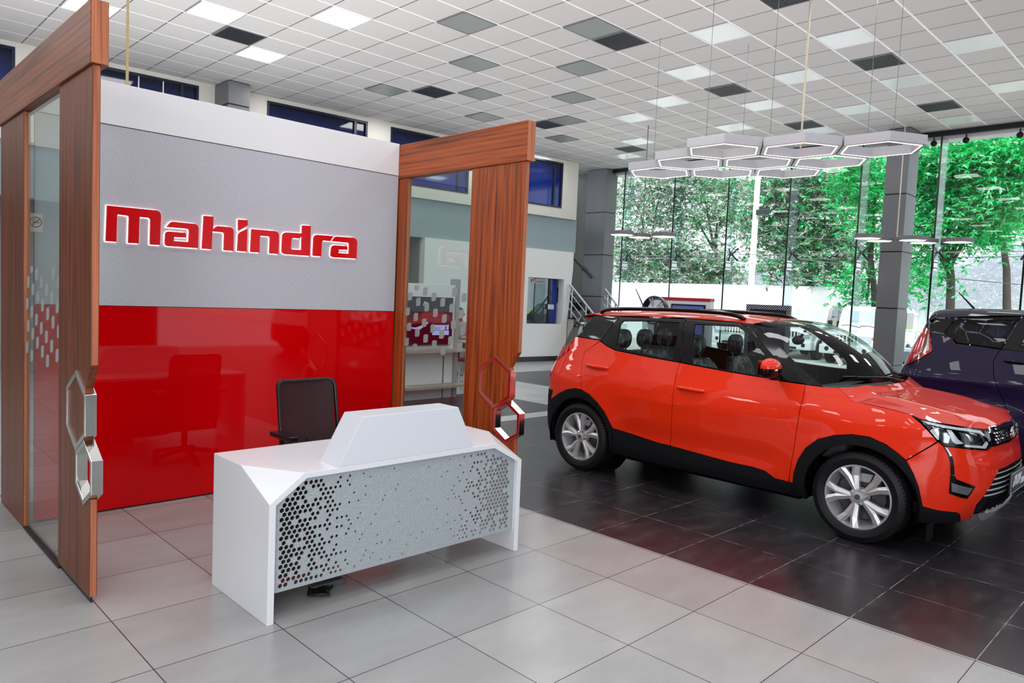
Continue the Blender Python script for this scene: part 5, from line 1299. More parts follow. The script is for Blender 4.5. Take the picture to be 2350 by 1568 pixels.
def crown(name, blobs, kind, parent, leaf=.17, seed=1, star=False):
    rg = np.random.default_rng(seed); C = []; S_ = []
    for (cx, cy, cz, rx, ry, rz, n_) in blobs:
        m_ = int(n_*.50)//14; d = rg.normal(size=(m_, 3)); d /= np.linalg.norm(d, axis=1)[:, None]; r_ = rg.random(m_)**.45
        cl = np.array([cx, cy, cz])+d*r_[:, None]*np.array([rx, ry, rz])
        up = rg.random(m_)
        for k in range(14):
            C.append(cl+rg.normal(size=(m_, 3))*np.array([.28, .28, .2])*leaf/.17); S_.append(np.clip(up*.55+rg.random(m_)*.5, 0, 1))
    C = np.concatenate(C); tint = np.concatenate(S_); N = len(C)
    K_ = 6; C = np.repeat(C, K_, 0); tint = np.clip(np.repeat(tint, K_)+rg.normal(size=N*K_)*.10, 0, 1); base_a = np.repeat(rg.random(N)*2*PI, K_)+np.tile(np.arange(K_)*2*PI/K_, N); N = N*K_
    a = base_a+rg.normal(size=N)*.25; tilt = rg.normal(size=N)*.4-.3; L = leaf*.62*(.6+.8*rg.random(N)); w_ = L*.19
    ax = np.stack([np.cos(a)*np.cos(tilt), np.sin(a)*np.cos(tilt), np.sin(tilt)], 1); sd = np.stack([-np.sin(a), np.cos(a), rg.normal(size=N)*.4], 1); sd /= np.linalg.norm(sd, axis=1)[:, None]
    v = np.empty((N, 4, 3)); v[:, 0] = C; v[:, 1] = C+ax*L[:, None]*.5+sd*w_[:, None]; v[:, 2] = C+ax*L[:, None]*1.05; v[:, 3] = C+ax*L[:, None]*.5-sd*w_[:, None]
    loc = np.array(parent.location); v = (v-loc).reshape(-1, 3)
    me = bpy.data.meshes.new(name); me.vertices.add(N*4); me.vertices.foreach_set('co', v.ravel()); me.loops.add(N*4); me.loops.foreach_set('vertex_index', np.arange(N*4)); me.polygons.add(N); me.polygons.foreach_set('loop_start', np.arange(N)*4); me.polygons.foreach_set('loop_total', np.full(N, 4)); me.update(calc_edges=True)
    at = me.attributes.new('tint', 'FLOAT', 'POINT'); at.data.foreach_set('value', np.repeat(tint, 4)); me.materials.append(LM[kind])
    o = bpy.data.objects.new(name, me); COL.objects.link(o); o.parent = parent; return o
def px_blob(px, py, X, rpx, rpy, n_, depth=1.3):
    p = on(px, py, 0, X); k = (p-EYE).dot(CFW)/CF; return (p.x, p.y, p.z, depth, rpx*k*1.15, rpy*k, n_)
def tree(label, X, trunk, blobs, kind, leaf=.2, seed=1, bark=None, group='trees outside the glass front'):
    base = on(trunk[0][0], trunk[0][1], 0, X); t = thing('tree', label, 'tree', (base.x, base.y, -.06), 0, group)
    path = [(base.x, base.y, -.06)]+[tuple(on(x, y, 0, X)) for x, y in trunk[1:]]; nn = len(path)
    mb = MB().tube(path, [trunk[-1][2]*(1-.45*i/(nn-1)) if len(trunk[-1]) > 2 else .2 for i in range(nn)] if False else [.22*(1-.5*i/(nn-1))*RS for i in range(nn)], 9)
    top = Vector(path[-1]); rr = random.Random(seed)
    for b_ in blobs[:7]:
        p = px_blob(*b_, X=X) if False else px_blob(b_[0], b_[1], X, b_[2], b_[3], 1); c_ = Vector(p[:3]); mid = (top+c_)/2+Vector((0, 0, .3)); mb.tube([top-Vector((0, 0, .6)), mid, c_], [.09*RS, .06*RS, .025*RS], 6)
    obj('trunk', mb, bark or M_bark, t, smooth=1, merge=0)
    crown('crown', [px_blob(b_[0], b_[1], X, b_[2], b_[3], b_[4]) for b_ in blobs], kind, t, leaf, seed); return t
RS = .7
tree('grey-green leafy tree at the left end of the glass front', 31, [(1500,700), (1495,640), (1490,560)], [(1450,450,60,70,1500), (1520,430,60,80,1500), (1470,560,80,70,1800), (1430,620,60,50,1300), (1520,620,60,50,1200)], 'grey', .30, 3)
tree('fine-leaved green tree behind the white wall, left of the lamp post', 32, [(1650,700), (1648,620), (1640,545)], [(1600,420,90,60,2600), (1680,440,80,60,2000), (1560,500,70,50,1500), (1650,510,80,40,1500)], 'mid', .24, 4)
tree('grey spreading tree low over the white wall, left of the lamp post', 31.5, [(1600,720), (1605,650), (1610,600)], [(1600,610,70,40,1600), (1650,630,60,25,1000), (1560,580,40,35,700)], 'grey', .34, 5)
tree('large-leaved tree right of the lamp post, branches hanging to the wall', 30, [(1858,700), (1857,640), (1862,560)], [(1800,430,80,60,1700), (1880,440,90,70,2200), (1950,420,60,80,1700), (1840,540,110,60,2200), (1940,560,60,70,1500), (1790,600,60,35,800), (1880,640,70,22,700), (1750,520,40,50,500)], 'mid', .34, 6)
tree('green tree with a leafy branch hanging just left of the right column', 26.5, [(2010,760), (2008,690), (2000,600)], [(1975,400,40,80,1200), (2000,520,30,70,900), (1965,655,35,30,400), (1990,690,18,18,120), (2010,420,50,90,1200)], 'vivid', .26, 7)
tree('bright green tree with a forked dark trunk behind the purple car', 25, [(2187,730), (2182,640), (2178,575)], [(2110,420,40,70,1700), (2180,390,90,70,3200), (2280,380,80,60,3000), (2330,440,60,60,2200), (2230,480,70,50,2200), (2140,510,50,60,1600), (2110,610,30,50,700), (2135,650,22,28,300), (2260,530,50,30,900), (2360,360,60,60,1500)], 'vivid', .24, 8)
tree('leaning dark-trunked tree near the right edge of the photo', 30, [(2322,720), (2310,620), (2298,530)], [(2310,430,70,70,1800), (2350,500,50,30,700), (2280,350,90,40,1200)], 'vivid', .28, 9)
# hazy tree line far away
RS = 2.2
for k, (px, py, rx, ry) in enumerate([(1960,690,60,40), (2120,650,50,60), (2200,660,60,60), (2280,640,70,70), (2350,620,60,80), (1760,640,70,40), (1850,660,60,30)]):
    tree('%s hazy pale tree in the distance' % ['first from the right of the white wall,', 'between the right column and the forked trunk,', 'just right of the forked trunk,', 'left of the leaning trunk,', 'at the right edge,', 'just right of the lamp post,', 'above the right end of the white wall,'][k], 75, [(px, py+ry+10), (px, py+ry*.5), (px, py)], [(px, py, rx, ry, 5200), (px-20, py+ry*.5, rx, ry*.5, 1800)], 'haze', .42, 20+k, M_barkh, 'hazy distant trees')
# low shrub at the field edge
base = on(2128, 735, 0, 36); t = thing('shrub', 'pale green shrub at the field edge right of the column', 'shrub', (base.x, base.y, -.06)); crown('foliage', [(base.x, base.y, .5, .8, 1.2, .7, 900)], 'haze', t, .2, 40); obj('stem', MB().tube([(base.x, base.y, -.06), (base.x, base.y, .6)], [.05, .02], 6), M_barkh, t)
# lamp post and overhead wires
p0, p1 = on(1721, 700, 0, 24), on(1737, 300, 0, 24)
t = thing('lamp_post', 'slim white lamp post outside in front of the trees', 'lamp post', (p0.x, p0.y, -.06))
obj('pole', MB().tube([(p0.x, p0.y, -.06), (p0.x, p0.y, p1.z+.6)], [.12, .085], 12).tube([(p0.x, p0.y, 3.2), (p0.x, p0.y, 3.3)], .14, 12), mat('white_post_paint', '#f3f4f6', .5, var=.02), t, smooth=1, merge=0)
q = on(1741, 488, 0, 24); obj('floodlight', MB().box(p0.x-.2, p0.x+.05, p0.y-.45, p0.y-.1, q.z-.1, q.z+.08), M_dsteel, t, bevel=.02)
for k, ((a, b), (c_, d_)) in enumerate((((1405,590), (2350,585)), ((1600,530), (2350,560)), ((1900,600), (2350,650)))):
    A_, B_ = on(a, b, 0, 27), on(c_, d_, 0, 27); A_ = A_+(A_-B_)*.3; B2 = B_+(B_-A_)*.3
    o = obj('overhead_wire', MB().tube([A_, (A_+B2)/2-Vector((0, 0, .12)), B2], .012, 5), mat('grey_wire', '#6f7478', .6), smooth=1); tag(o, ['lowest level overhead wire crossing the trees outside', 'upper overhead wire from mid glass front to the right', 'short sagging overhead wire beyond the purple car'][k], 'wire')
# ---- parked vehicles outside
M_wpaint = paint('white_vehicle_paint', '#f2f3f5', '#dfe1e5'); M_wglass = mat('pale_reflecting_window', '#a9bac6', .08, var=.15, scale=3, coat=1); M_dglass = mat('dark_vehicle_window', '#3e454b', .1, var=.2, scale=3, coat=1); M_bgr = mat('grille_black', '#17181c', .4)
def prof(mb, pts, x0, x1): return mb.prism([(0, 0, 0)]*0+[Vector((a, x0, b)) for a, b in pts], (0, x1-x0, 0))
def boxy_vehicle(label, X, Y):
    """boxy vehicle facing -X, front at X"""
    t = thing('off_road_vehicle', label, 'car', (X+2, Y, -.06), 0, 'white off-road vehicles parked outside'); z0 = -.06
    def B(x0, x1, y0, y1, za, zb): return MB().box(X+x0, X+x1, Y+y0, Y+y1, z0+za, z0+zb)
    hood = [(X+.1, z0+.45), (X+.08, z0+.98), (X+.2, z0+1.05), (X+1.25, z0+1.16), (X+4.0, z0+1.12), (X+4.0, z0+.42), (X+.3, z0+.42)]
    obj('lower_body', MB().prism([Vector((a, Y-.80, b)) for a, b in hood], (0, 1.60, 0)), M_wpaint, t, bevel=.04)
    cab = [(X+1.18, z0+1.13), (X+1.50, z0+1.80), (X+1.75, z0+1.90), (X+3.9, z0+1.90), (X+4.0, z0+1.12)]
    obj('cabin', MB().prism([Vector((a, Y-.76, b)) for a, b in cab], (0, 1.52, 0)), M_wpaint, t, bevel=.05)
    a, b = Vector((X+1.23, 0, z0+1.20)), Vector((X+1.475, 0, z0+1.74)); nrm = Vector((-.94, 0, .34))*.012
    ws = obj('windscreen', MB().prism([a+Vector((0, Y-.68, 0))+nrm, a+Vector((0, Y+.68, 0))+nrm, b+Vector((0, Y+.64, 0))+nrm, b+Vector((0, Y-.64, 0))+nrm], -nrm*.8), M_wglass, t)
    for s_ in (-1, 1):
        y = Y+s_*.765
        for x0, x1, sl in ((1.62, 2.25, .22), (2.36, 3.0, 0), (3.12, 3.82, 0)):
            obj('side_window', MB().prism([(X+x0-.0, y, z0+1.2), (X+x1, y, z0+1.2), (X+x1, y, z0+1.74), (X+x0+sl, y, z0+1.74)], (0, s_*.008, 0)), M_dglass, t)
        obj('door_mirror', MB().box(X+1.45, X+1.53, Y+s_*.82-.08, Y+s_*.82+.08+.0, z0+1.15, z0+1.38), M_bgr, t, bevel=.02)
        obj('headlight', MB().lathe([(0, .02), (.09, .015), (.11, 0)], Matrix.Translation((X+.075, Y+s_*.55, z0+.86)) @ Matrix.Rotation(-PI/2, 4, 'Y'), 20).box(X+.06, X+.08, Y+s_*.55-.2, Y+s_*.55+.2, z0+.74, z0+.96), M_wglass, t, merge=0)
        obj('turn_signal', MB().box(X+.07, X+.1, Y+s_*.74-.05, Y+s_*.74+.05, z0+.86, z0+.93), mat('amber_lens', '#e0622a', .3), t)
        obj('fog_lamp', MB().lathe([(0, .012), (.07, .012), (.08, 0)], Matrix.Translation((X-.02, Y+s_*.58, z0+.5)) @ Matrix.Rotation(-PI/2, 4, 'Y'), 18), M_bgr, t)
        for wx_ in (.75, 3.2):
            obj('wheel', MB().lathe([(0, .10), (.2, .10), (.22, .11), (.34, .10), (.35, .05), (.35, -.08)], Matrix.Translation((X+wx_, Y+s_*.72, .29)) @ Matrix.Rotation(-s_*PI/2, 4, 'X'), 28), M_rub, t, smooth=.7)
            obj('wheel_arch', MB().ring([(X+wx_+.47*math.cos(PI*k/12), Y+s_*.80, .29+.45*math.sin(PI*k/12)) for k in range(13)], [(X+wx_+.38*math.cos(PI*k/12), Y+s_*.80, .29+.37*math.sin(PI*k/12)) for k in range(13)], (0, s_*.05, 0)), M_wpaint, t)
        obj('wiper', MB().tube([(X+1.2, Y+s_*.3-.3, z0+1.2), (X+1.24, Y+s_*.3+.1, z0+1.27), (X+1.22, Y+s_*.3+.35, z0+1.25)], .012, 5), M_bgr, ws)
    gr = obj('grille', B(.055, .09, -.34, .34, .72, .98), M_wpaint, t, bevel=.01); sl = MB()
    for k in range(6): sl.box(X+.045, X+.06, Y-.28+.112*k-.03, Y-.28+.112*k+.03, z0+.76, z0+.95)
    obj('slot', sl, M_bgr, gr, merge=0)
    obj('bumper', B(-.03, .3, -.84, .84, .34, .64), M_wpaint, t, bevel=.05); obj('air_intake', B(-.035, -.02, -.35, .35, .36, .44), M_bgr, t)
    obj('number_plate', B(-.045, -.03, -.22, .22, .47, .58), mat('white_plate', '#e8e8ea', .5), t)
    return t
j0 = boxy_vehicle('white boxy off-road vehicle outside, nearest the right column', 23.6, on(1947, 780, 0, 23.8).y); 
jj = on(1806, 780, 0, 24.2)
dup(j0, (24.2+2, jj.y, -.06), None, 'white boxy off-road vehicle outside, left of the one nearest the right column')
dup(j0, (24.6+2, jj.y+2.3, -.06), None, 'white boxy off-road vehicle outside, farthest left and hidden by the red car')
# silver grey hatchback seen side on between column and purple car
def hatch(label, X, Y):
    t = thing('car', label, 'car', (X+.8, Y-1.9, -.06)); z0 = -.06; m_ = paint('silver_grey_paint', '#5d636b', '#3d4249')
    pr = [(0, .42), (.02, .72), (.25, .84), (.95, .98), (1.55, 1.42), (2.0, 1.50), (3.0, 1.47), (3.6, 1.05), (3.8, .95), (3.82, .42)]
    obj('body', MB().prism([Vector((X, Y-a, z0+b)) for a, b in pr], (1.62, 0, 0)), m_, t, bevel=.07)
    gl = [(1.02, .99), (1.58, 1.38), (2.0, 1.44), (2.95, 1.41), (3.4, 1.05)]
    obj('side_window', MB().prism([Vector((X-.006, Y-a, z0+b)) for a, b in gl], (.01, 0, 0)), M_wglass, t)
    obj('windscreen', MB().add([(X+.15, Y-.99, z0+1.02), (X+1.47, Y-.99, z0+1.02), (X+1.4, Y-1.53, z0+1.43), (X+.22, Y-1.53, z0+1.43)], [(0, 1, 2, 3)]), M_wglass, t)
    for wy_ in (.75, 3.1):
        for xx in (X+.02, X+1.6): obj('wheel', MB().lathe([(0, .06), (.19, .06), (.21, .08), (.30, .07), (.31, .03), (.31, -.1)], Matrix.Translation((xx, Y-wy_, .25)) @ Matrix.Rotation(-PI/2 if xx < X+.5 else PI/2, 4, 'Y'), 26), M_rub, t, smooth=.7)
    obj('door_mirror', MB().ball((X-.08, Y-1.15, z0+1.03), .09, 8), M_bgr, t, smooth=2); obj('headlight', MB().box(X-.005, X+.2, Y-.3, Y+.0, z0+.68, z0+.80), M_wglass, t, bevel=.03)
hatch('dark silver hatchback outside between the right column and the purple car', 21.5, on(2070, 790, 0, 21.5).y)
# ================================================================ hexagon chandelier and smaller pendants
M_alum = mat('satin_aluminium_white', '#c2c3c9', .3, metal=.15, var=.03); M_strip = emat('chandelier_led_strip', '#fffdf6', 2.6)
M_rod = mat('brass_rod', '#c9bfa8', .4, metal=.3); M_wire = mat('grey_steel_wire', '#6d7074', .4, metal=.5)
ZT = 3.605; PT = .85
t = thing('chandelier', 'large white honeycomb chandelier of nine hexagon frames hanging over the red car', 'chandelier', (8.7, 4.5, ZT))
ca, cb = Vector((.425, -.736, 0)), Vector((.425, .736, 0)); c00 = Vector((7.88, 4.53, 0))
def hexc(c, ap, z): R_ = ap/math.cos(PI/6); return [Vector((c.x+R_*math.cos(PI/6+PI*k/3), c.y+R_*math.sin(PI/6+PI*k/3), z)) for k in range(6)]
for j in range(3):
    for i in range(3):
        c = c00+ca*i+cb*j; f = obj('hexagon_frame', MB().ring(hexc(c, .418, ZT+.01), hexc(c, .362, ZT+.01), (0, 0, -.105)), M_alum, t, merge=0, bevel=.003)
        obj('led_strip', MB().ring(hexc(c, .378, ZT-.0955), hexc(c, .364, ZT-.0955), (0, 0, -.004)), M_strip, f, merge=0)
rp = on(1838, 330, 2, ZT); obj('hanging_rod', MB().tube([(rp.x, rp.y, ZT-.05), (rp.x, rp.y, H)], .012, 8), M_rod, t, smooth=1)
for px, py in ((1500,375), (1620,330), (1768,305), (2050,318), (1990,330), (1700,388)):
    q = on(px, py, 2, ZT); obj('suspension_wire', MB().tube([(q.x, q.y, ZT), (q.x, q.y, H)], .003, 4), M_wire, t)
M_opal = emat('opal_disc_lit', '#fff4d8', 2.0); M_pgrey = mat('grey_pendant_shell', '#77777c', .35, var=.04)
def zfor(P, py):
    lo, hi = 0, H
    for k in range(50):
        m_ = (lo+hi)/2
        if proj((P.x, P.y, m_))[1] > py: lo = m_
        else: hi = m_
    return lo
def pendant(label, rod_px, hexes, ap):
    r_ = on(*rod_px, 2, H); z = zfor(r_, hexes[0][1]); t = thing('pendant_light', label, 'light', (r_.x, r_.y, z), 0, 'hexagon disc pendants')
    for px, py in [h_[2:] for h_ in hexes]:
        c = on(px, py, 2, z); s_ = obj('hexagon_shell', MB().prism(hexc(c, ap, z+.05), (0, 0, -.07)), M_pgrey, t, bevel=.004)
        obj('diffuser', MB().prism(hexc(c, ap*.86, z-.0205), (0, 0, -.004)), M_opal, s_)
    obj('hanging_rod', MB().tube([(r_.x, r_.y, z+.04), (r_.x, r_.y, H)], .010, 6), M_rod, t, smooth=1)
    return t
def row_pendant(label, rod_px, x0, x1, yc, n_):
    r_ = on(*rod_px, 2, H); z = zfor(r_, yc); a, b = onp(x0, yc, r_, (CFW.x, CFW.y, 0)), onp(x1, yc, r_, (CFW.x, CFW.y, 0)); d = (b-a); d.z = 0; L = d.length; d.normalize(); q = Vector((-d.y, d.x, 0)); pt = L/(n_+.15); ap = pt*.56
    t = thing('pendant_light', label, 'light', (r_.x, r_.y, z), 0, 'hexagon disc pendants')
    for k in range(n_):
        c = Vector((a.x, a.y, 0))+d*(pt*(k+.57))+q*(ap*.9*(1 if k % 2 else -.9)); s_ = obj('hexagon_shell', MB().prism(hexc(c, ap, z+.045), (0, 0, -.075)), M_pgrey, t, bevel=.004)
        obj('diffuser', MB().prism(hexc(c, ap*.86, z-.0305), (0, 0, -.004)), M_opal, s_)
    obj('hanging_rod', MB().tube([(r_.x, r_.y, z+.04), (r_.x, r_.y, H)], .010, 6), M_rod if n_ > 3 else M_wire, t, smooth=1)
row_pendant('small pendant of three lit hexagon discs beside the left grey column', (1488, 288), 1396, 1548, 540, 3)
row_pendant('long pendant of five lit hexagon discs in front of the right grey column', (2079, 270), 1950, 2214, 549, 5)
# gold rod behind the red-and-grey wall
g0, g1 = on(297, 0, 1, 8.0), on(291, 260, 1, 8.0)
t = thing('pendant_light', 'thin gold rod hanging from the ceiling behind the white wall top', 'light', (g1.x, g1.y, 2.6), 0)
obj('hanging_rod', MB().tube([(g1.x, g1.y, 2.6), (g1.x, g1.y, H)], .014, 8), mat('gold_rod', '#9c8a66', .4, metal=.3), t, smooth=1); obj('hexagon_shell', MB().prism(hexc(Vector((g1.x, g1.y, 0)), .3, 2.6), (0, 0, -.07)), M_pgrey, t)
# ================================================================ cashier window
t = thing('cashier_window', 'cashier counter window with dark glass in the white office wall', 'window', wpt((cw0+cw1)/2, cz0, 0))
obj('glass_pane', slab(cw0-.02, cw1, cz0, cz1, -.06, -.05), glassmat('cashier_glass', '#9db1b3', .3), t)
fr = slab(cw1-.32, cw1-.26, cz0, cz1, -.08, -.02); obj('frame', fr, M_wframe, t); obj('side_panel', slab(cw1-.26, cw1-.02, cz0, cz1, -.07, -.03), M_bluegl, t)
obj('ledge', slab(cw0-.05, cw1+.05, cz0-.035, cz0, -.6, .12), M_base, t)
bx = MB(); addmb(bx, slab(cw0-.5, cw1+.02, cz0-.2, cz1+.1, -1.4, -1.35)); struct('wall_booth', bx, mat('dim_booth_wall', '#87958f', .9, var=.15, scale=2))
tw = thing('monitor', 'small black monitor seen through the cashier window', 'monitor', wpt(cw0+.35, cz0, -.35)); obj('screen', slab(cw0+.15, cw0+.62, cz0+.05, cz0+.35, -.36, -.32), M_black, tw); obj('stand', slab(cw0+.34, cw0+.44, cz0-.02, cz0+.1, -.38, -.34), M_black, tw)
u0, u1 = uxy(1222, 645), uxy(1245.5, 645); zt, zb = bw(1233, 641.5).z, bw(1233, 650).z
t = thing('cashier_sign', 'small white sign reading CASHIER at the top of the cashier window', 'sign', wpt((u0+u1)/2, zb, .03)); obj('board', slab(u0, u1, zb, zt, -.045, -.035), mat('sign_white', '#ececee', .5), t)
obj('red_corner', MB().prism([wpt(u0, zt, -.03), wpt(u0+.10, zt, -.03), wpt(u0, zt-.06, -.03)], WN*.003), M_pro, t)
def wall_matrix(u, z, off): p = wpt(u, z, off); M = Matrix((WD, Vector((0, 0, 1)), -WN)).transposed().to_4x4(); M.translation = p; return M
text_mesh('CASHIER', .085, wall_matrix((u0+u1)/2+.03, (zt+zb)/2-.01, -.03), mat('sign_red', '#c3242c', .5), 'lettering', t)
u0, u1 = uxy(1257, 705), uxy(1271, 705); t = obj('paper_notice', slab(u0, u1, bw(1264, 710).z, bw(1264, 699).z, .0, .004), mat('notice_paper', '#cfd5d6', .7)); t.location = -WN*.0; tag(t, 'small white paper notice on the right of the cashier glass', 'notice')
# ================================================================ raised halo letters on the office wall
M_faint = mat('faded_red_letter', '#b9847d', .4); 
gs = thing('wall_sign', 'pale red raised letter G on the office wall seen through the right portal glass', 'sign', bw(1050, 590))
GP = [(383,270),(383,175),(392,152),(410,141),(566,141),(566,168),(548,176),(530,190),(445,190),(440,200),(438,245),(494,250),(497,226),(438,223),(460,196),(520,198),(541,215),(541,283),(383,278)]
GP = [(384,160),(398,143),(566,141),(548,190),(436,190),(434,250),(494,250),(494,228),(455,226),(448,200),(540,200),(538,280),(384,276)]
q = [bw(x, y, .04) for x, y in zm(900, 520, 3.1367, GP)]
obj('letter', MB().prism(q, WN*.03), M_faint, gs); obj('halo_strip', MB().prism([(p-gs.location)*1.06+gs.location+WN*.035 for p in q], WN*.004), M_halo, gs)
q = [bw(x, y, .04) for x, y in zm(900, 520, 3.1367, [(520,150),(566,150),(600,190),(545,190)])]; obj('letter', MB().prism(q, WN*.03), M_faint, gs)
# doorway in the grey passage
p0, p1 = onp(935, 650, wpt(0, 0, -.7), WN), onp(949, 613, wpt(0, 0, -.7), WN); o = struct('door_1', slab(wx(p0), wx(p1), 0, p1.z, -.69, -.66), mat('dark_door', '#35302f', .5))
# ================================================================ display stand with television
YS = 9.0; sx0, sx1 = on(925, 800, 1, YS).x-.12, on(1043, 800, 1, YS).x
zt = on(985, 652, 1, YS).z
M_stand = mat('white_display_board', '#dfe1e6', .5, var=.02); M_shelf = mat('grey_oak_shelf', '#a39d93', .5, var=.12, scale=9)
t = thing('display_stand', 'white display stand with television and shelves behind the right portal', 'display stand', ((sx0+sx1)/2, YS+.1, 0))
obj('back_board', MB().box(sx0, sx1, YS, YS+.12, 0, zt), M_stand, t, bevel=.004)
obj('side_board', MB().box(sx1-.02, sx1+.06, YS-.02, YS+.14, 0, zt+.1), mat('grey_side_board', '#9c9da3', .5), t)
for zz in (on(985, 806, 1, YS-.15).z, on(985, 888, 1, YS-.15).z): obj('shelf', MB().box(sx0, sx1+.12, YS-.28, YS, zz-.02, zz+.02), M_shelf, t)
obj('slot', MB().box(sx1-.23, sx1-.215, YS-.004, YS+.001, on(985, 920, 1, YS).z, on(985, 818, 1, YS).z), M_black, t)
tv0, tv1 = on(932, 683, 1, YS-.06), on(1035, 789, 1, YS-.06)
t = thing('television', 'wall-hung television showing a dark red car advert on the display stand', 'television', ((tv0.x+tv1.x)/2, YS-.04, tv1.z)); tx0 = tv0.x-.1
obj('casing', MB().box(tx0-.02, tv1.x+.02, YS-.05, YS, tv1.z-.02, tv0.z+.02), M_black, t)
M_s1, M_s2, M_s3, M_s4 = emat('screen_charcoal', '#33373d', .9), emat('screen_maroon', '#3a0b1e', .9), emat('screen_red', '#7c1018', 1), emat('screen_lavender', '#a9a6df', 1)
zc = on(985, 716, 1, YS-.05).z; ys = YS-.0515
obj('screen_image', MB().box(tx0, tv1.x, ys, ys+.001, zc, tv0.z), M_s1, t); obj('screen_image', MB().box(tx0, tv1.x, ys, ys+.001, tv1.z, zc), M_s2, t)
b0_, b1_ = on(993, 746, 1, YS-.055), on(1030, 769, 1, YS-.055); o = obj('screen_image', MB().box(b0_.x, b1_.x, ys-.002, ys, b1_.z, b0_.z), M_s4, t)
dg_ = MB(); cxm = (b0_.x+b1_.x)/2; 
for zz, w_ in ((.03, .12), (0, .12)): dg_.box(b0_.x+.04, b0_.x+.04+w_, ys-.0035, ys-.002, (b0_.z+b1_.z)/2+zz-.004, (b0_.z+b1_.z)/2+zz+.004)
dg_.box(cxm+.06, cxm+.20, ys-.0035, ys-.002, (b0_.z+b1_.z)/2-.005, (b0_.z+b1_.z)/2+.005); 
for dx in (.10, .17): dg_.box(cxm+dx-.01, cxm+dx+.01, ys-.0035, ys-.002, (b0_.z+b1_.z)/2+.0, (b0_.z+b1_.z)/2+.06)
obj('diagram', dg_, M_s2, t, merge=0)
cr = [(930,741),(950,735),(975,716),(1010,714),(1030,722),(1034,737),(1000,742),(985,738),(960,744),(930,746)]
obj('screen_image', MB().prism([Vector((p.x, ys-.001, p.z)) for p in [on(x, y, 1, YS-.055) for x, y in cr]], (0, .0005, 0)), M_s3, t)
sw_ = [(930,750),(955,752),(975,744),(980,739),(984,741),(970,752),(962,758),(955,756),(930,752)]; obj('screen_image', MB().prism([Vector((p.x, ys-.0025, p.z)) for p in [on(x, y, 1, YS-.055) for x, y in sw_]], (0, .0005, 0)), M_s4, t)
text_mesh('JVs', .07, Matrix.Translation((on(972, 696, 1, YS).x, ys-.002, on(972, 696, 1, YS).z)) @ Matrix.Rotation(PI/2, 4, 'X'), emat('screen_white', '#d6dade', 1), 'caption', t, shear=.25)
# ================================================================ consultation table with a seated person
T0 = Vector((9.75, 10.75, 0)); zt = .76
t = thing('round_table', 'small dark table beside the display stand with a person behind it', 'table', T0)
tp = Matrix.Translation((T0.x, T0.y, 0)); M_tt = mat('pale_table_top', '#bdb4a8', .4)
obj('table_top', MB().lathe([(0, zt), (.5, zt), (.51, zt-.01), (.5, zt-.03), (0, zt-.03)], tp, 40), M_tt, t); obj('pedestal', MB().lathe([(.05, .05), (.045, zt-.03)], tp, 16).lathe([(0, .06), (.24, .04), (.26, 0)], tp, 28), M_black, t, merge=0)
M_maroon = mat('maroon_fabric', '#4a2b38', .8, var=.1)
cc = on(1058, 838, 1, 9.9); cc = Vector((9.0, 9.95, 0)); 
t = thing('visitor_chair', 'maroon visitor chair in front of the small table, beside the display stand', 'chair', cc)
obj('seat', MB().box(cc.x-.24, cc.x+.24, cc.y-.1, cc.y+.36, .42, .5), M_maroon, t, bevel=.03); obj('backrest', MB().prism([(cc.x-.23, cc.y-.12, .46), (cc.x+.23, cc.y-.12, .46), (cc.x+.20, cc.y-.2, .93), (cc.x-.20, cc.y-.2, .93)], (0, .06, 0)), M_maroon, t, bevel=.03)
for dx in (-.2, .2):
    for dy in (-.08, .32): obj('leg', MB().tube([(cc.x+dx, cc.y+dy, .43), (cc.x+dx*1.1, cc.y+dy, 0)], .014, 6), M_chr, t, smooth=1)
# person: one continuous skinned body
def skin_body(name, joints, edges, m, parent, root=0, levels=1):
    me = bpy.data.meshes.new(name); loc = world(parent).inverted(); me.from_pydata([tuple(loc @ Vector(j[0])) for j in joints], edges, []); o = bpy.data.objects.new(name, me); COL.objects.link(o); o.parent = parent
    md = o.modifiers.new('Skin', 'SKIN'); md.use_smooth_shade = True
    for i, j in enumerate(joints): me.skin_vertices[0].data[i].radius = (j[1], j[1] if len(j) < 3 else j[2])
    me.skin_vertices[0].data[root].use_root = True
    s_ = o.modifiers.new('Subdivision', 'SUBSURF'); s_.levels = levels; s_.render_levels = levels; me.materials.append(m); return o
hp = on(1057, 716, 1, 11.35); bx_, by_ = hp.x, hp.y; dzh = hp.z-1.27
t = thing('person', 'person in grey shirt seated at the small table, looking down', 'person', (bx_, by_, 0))
F_ = Vector((-.75, -.66, 0)); L_s = Vector((.66, -.75, 0)); B0 = Vector((bx_, by_, 0))
def bp(f, l, z): return tuple(B0+F_*f+L_s*l+Vector((0, 0, z)))
zz = hp.z-.04
M_skin = mat('skin', '#7a5240', .6, var=.05); M_shirt = mat('grey_shirt', '#8f939c', .8, var=.06); M_trs = mat('dark_trousers', '#23252c', .8)
J = [(bp(-.02, 0, .52), .14, .15), (bp(-.02, 0, .70), .13, .15), (bp(0, 0, zz-.32), .13, .17), (bp(.0, 0, zz-.20), .10, .13), (bp(.02, 0, zz-.13), .05), 
     (bp(0, .17, zz-.23), .07), (bp(.06, .22, zz-.44), .052), (bp(.26, .14, .80), .042), (bp(.36, .06, .80), .03), (bp(0, -.17, zz-.23), .07), (bp(.06, -.22, zz-.44), .052), (bp(.26, -.14, .80), .042), (bp(.36, -.06, .80), .03),
     (bp(.05, .1, .52), .10), (bp(.42, .14, .50), .075), (bp(.40, .14, .12), .045), (bp(.5, .14, .05), .04), (bp(.05, -.1, .52), .10), (bp(.42, -.14, .50), .075), (bp(.40, -.14, .12), .045), (bp(.5, -.14, .05), .04)]
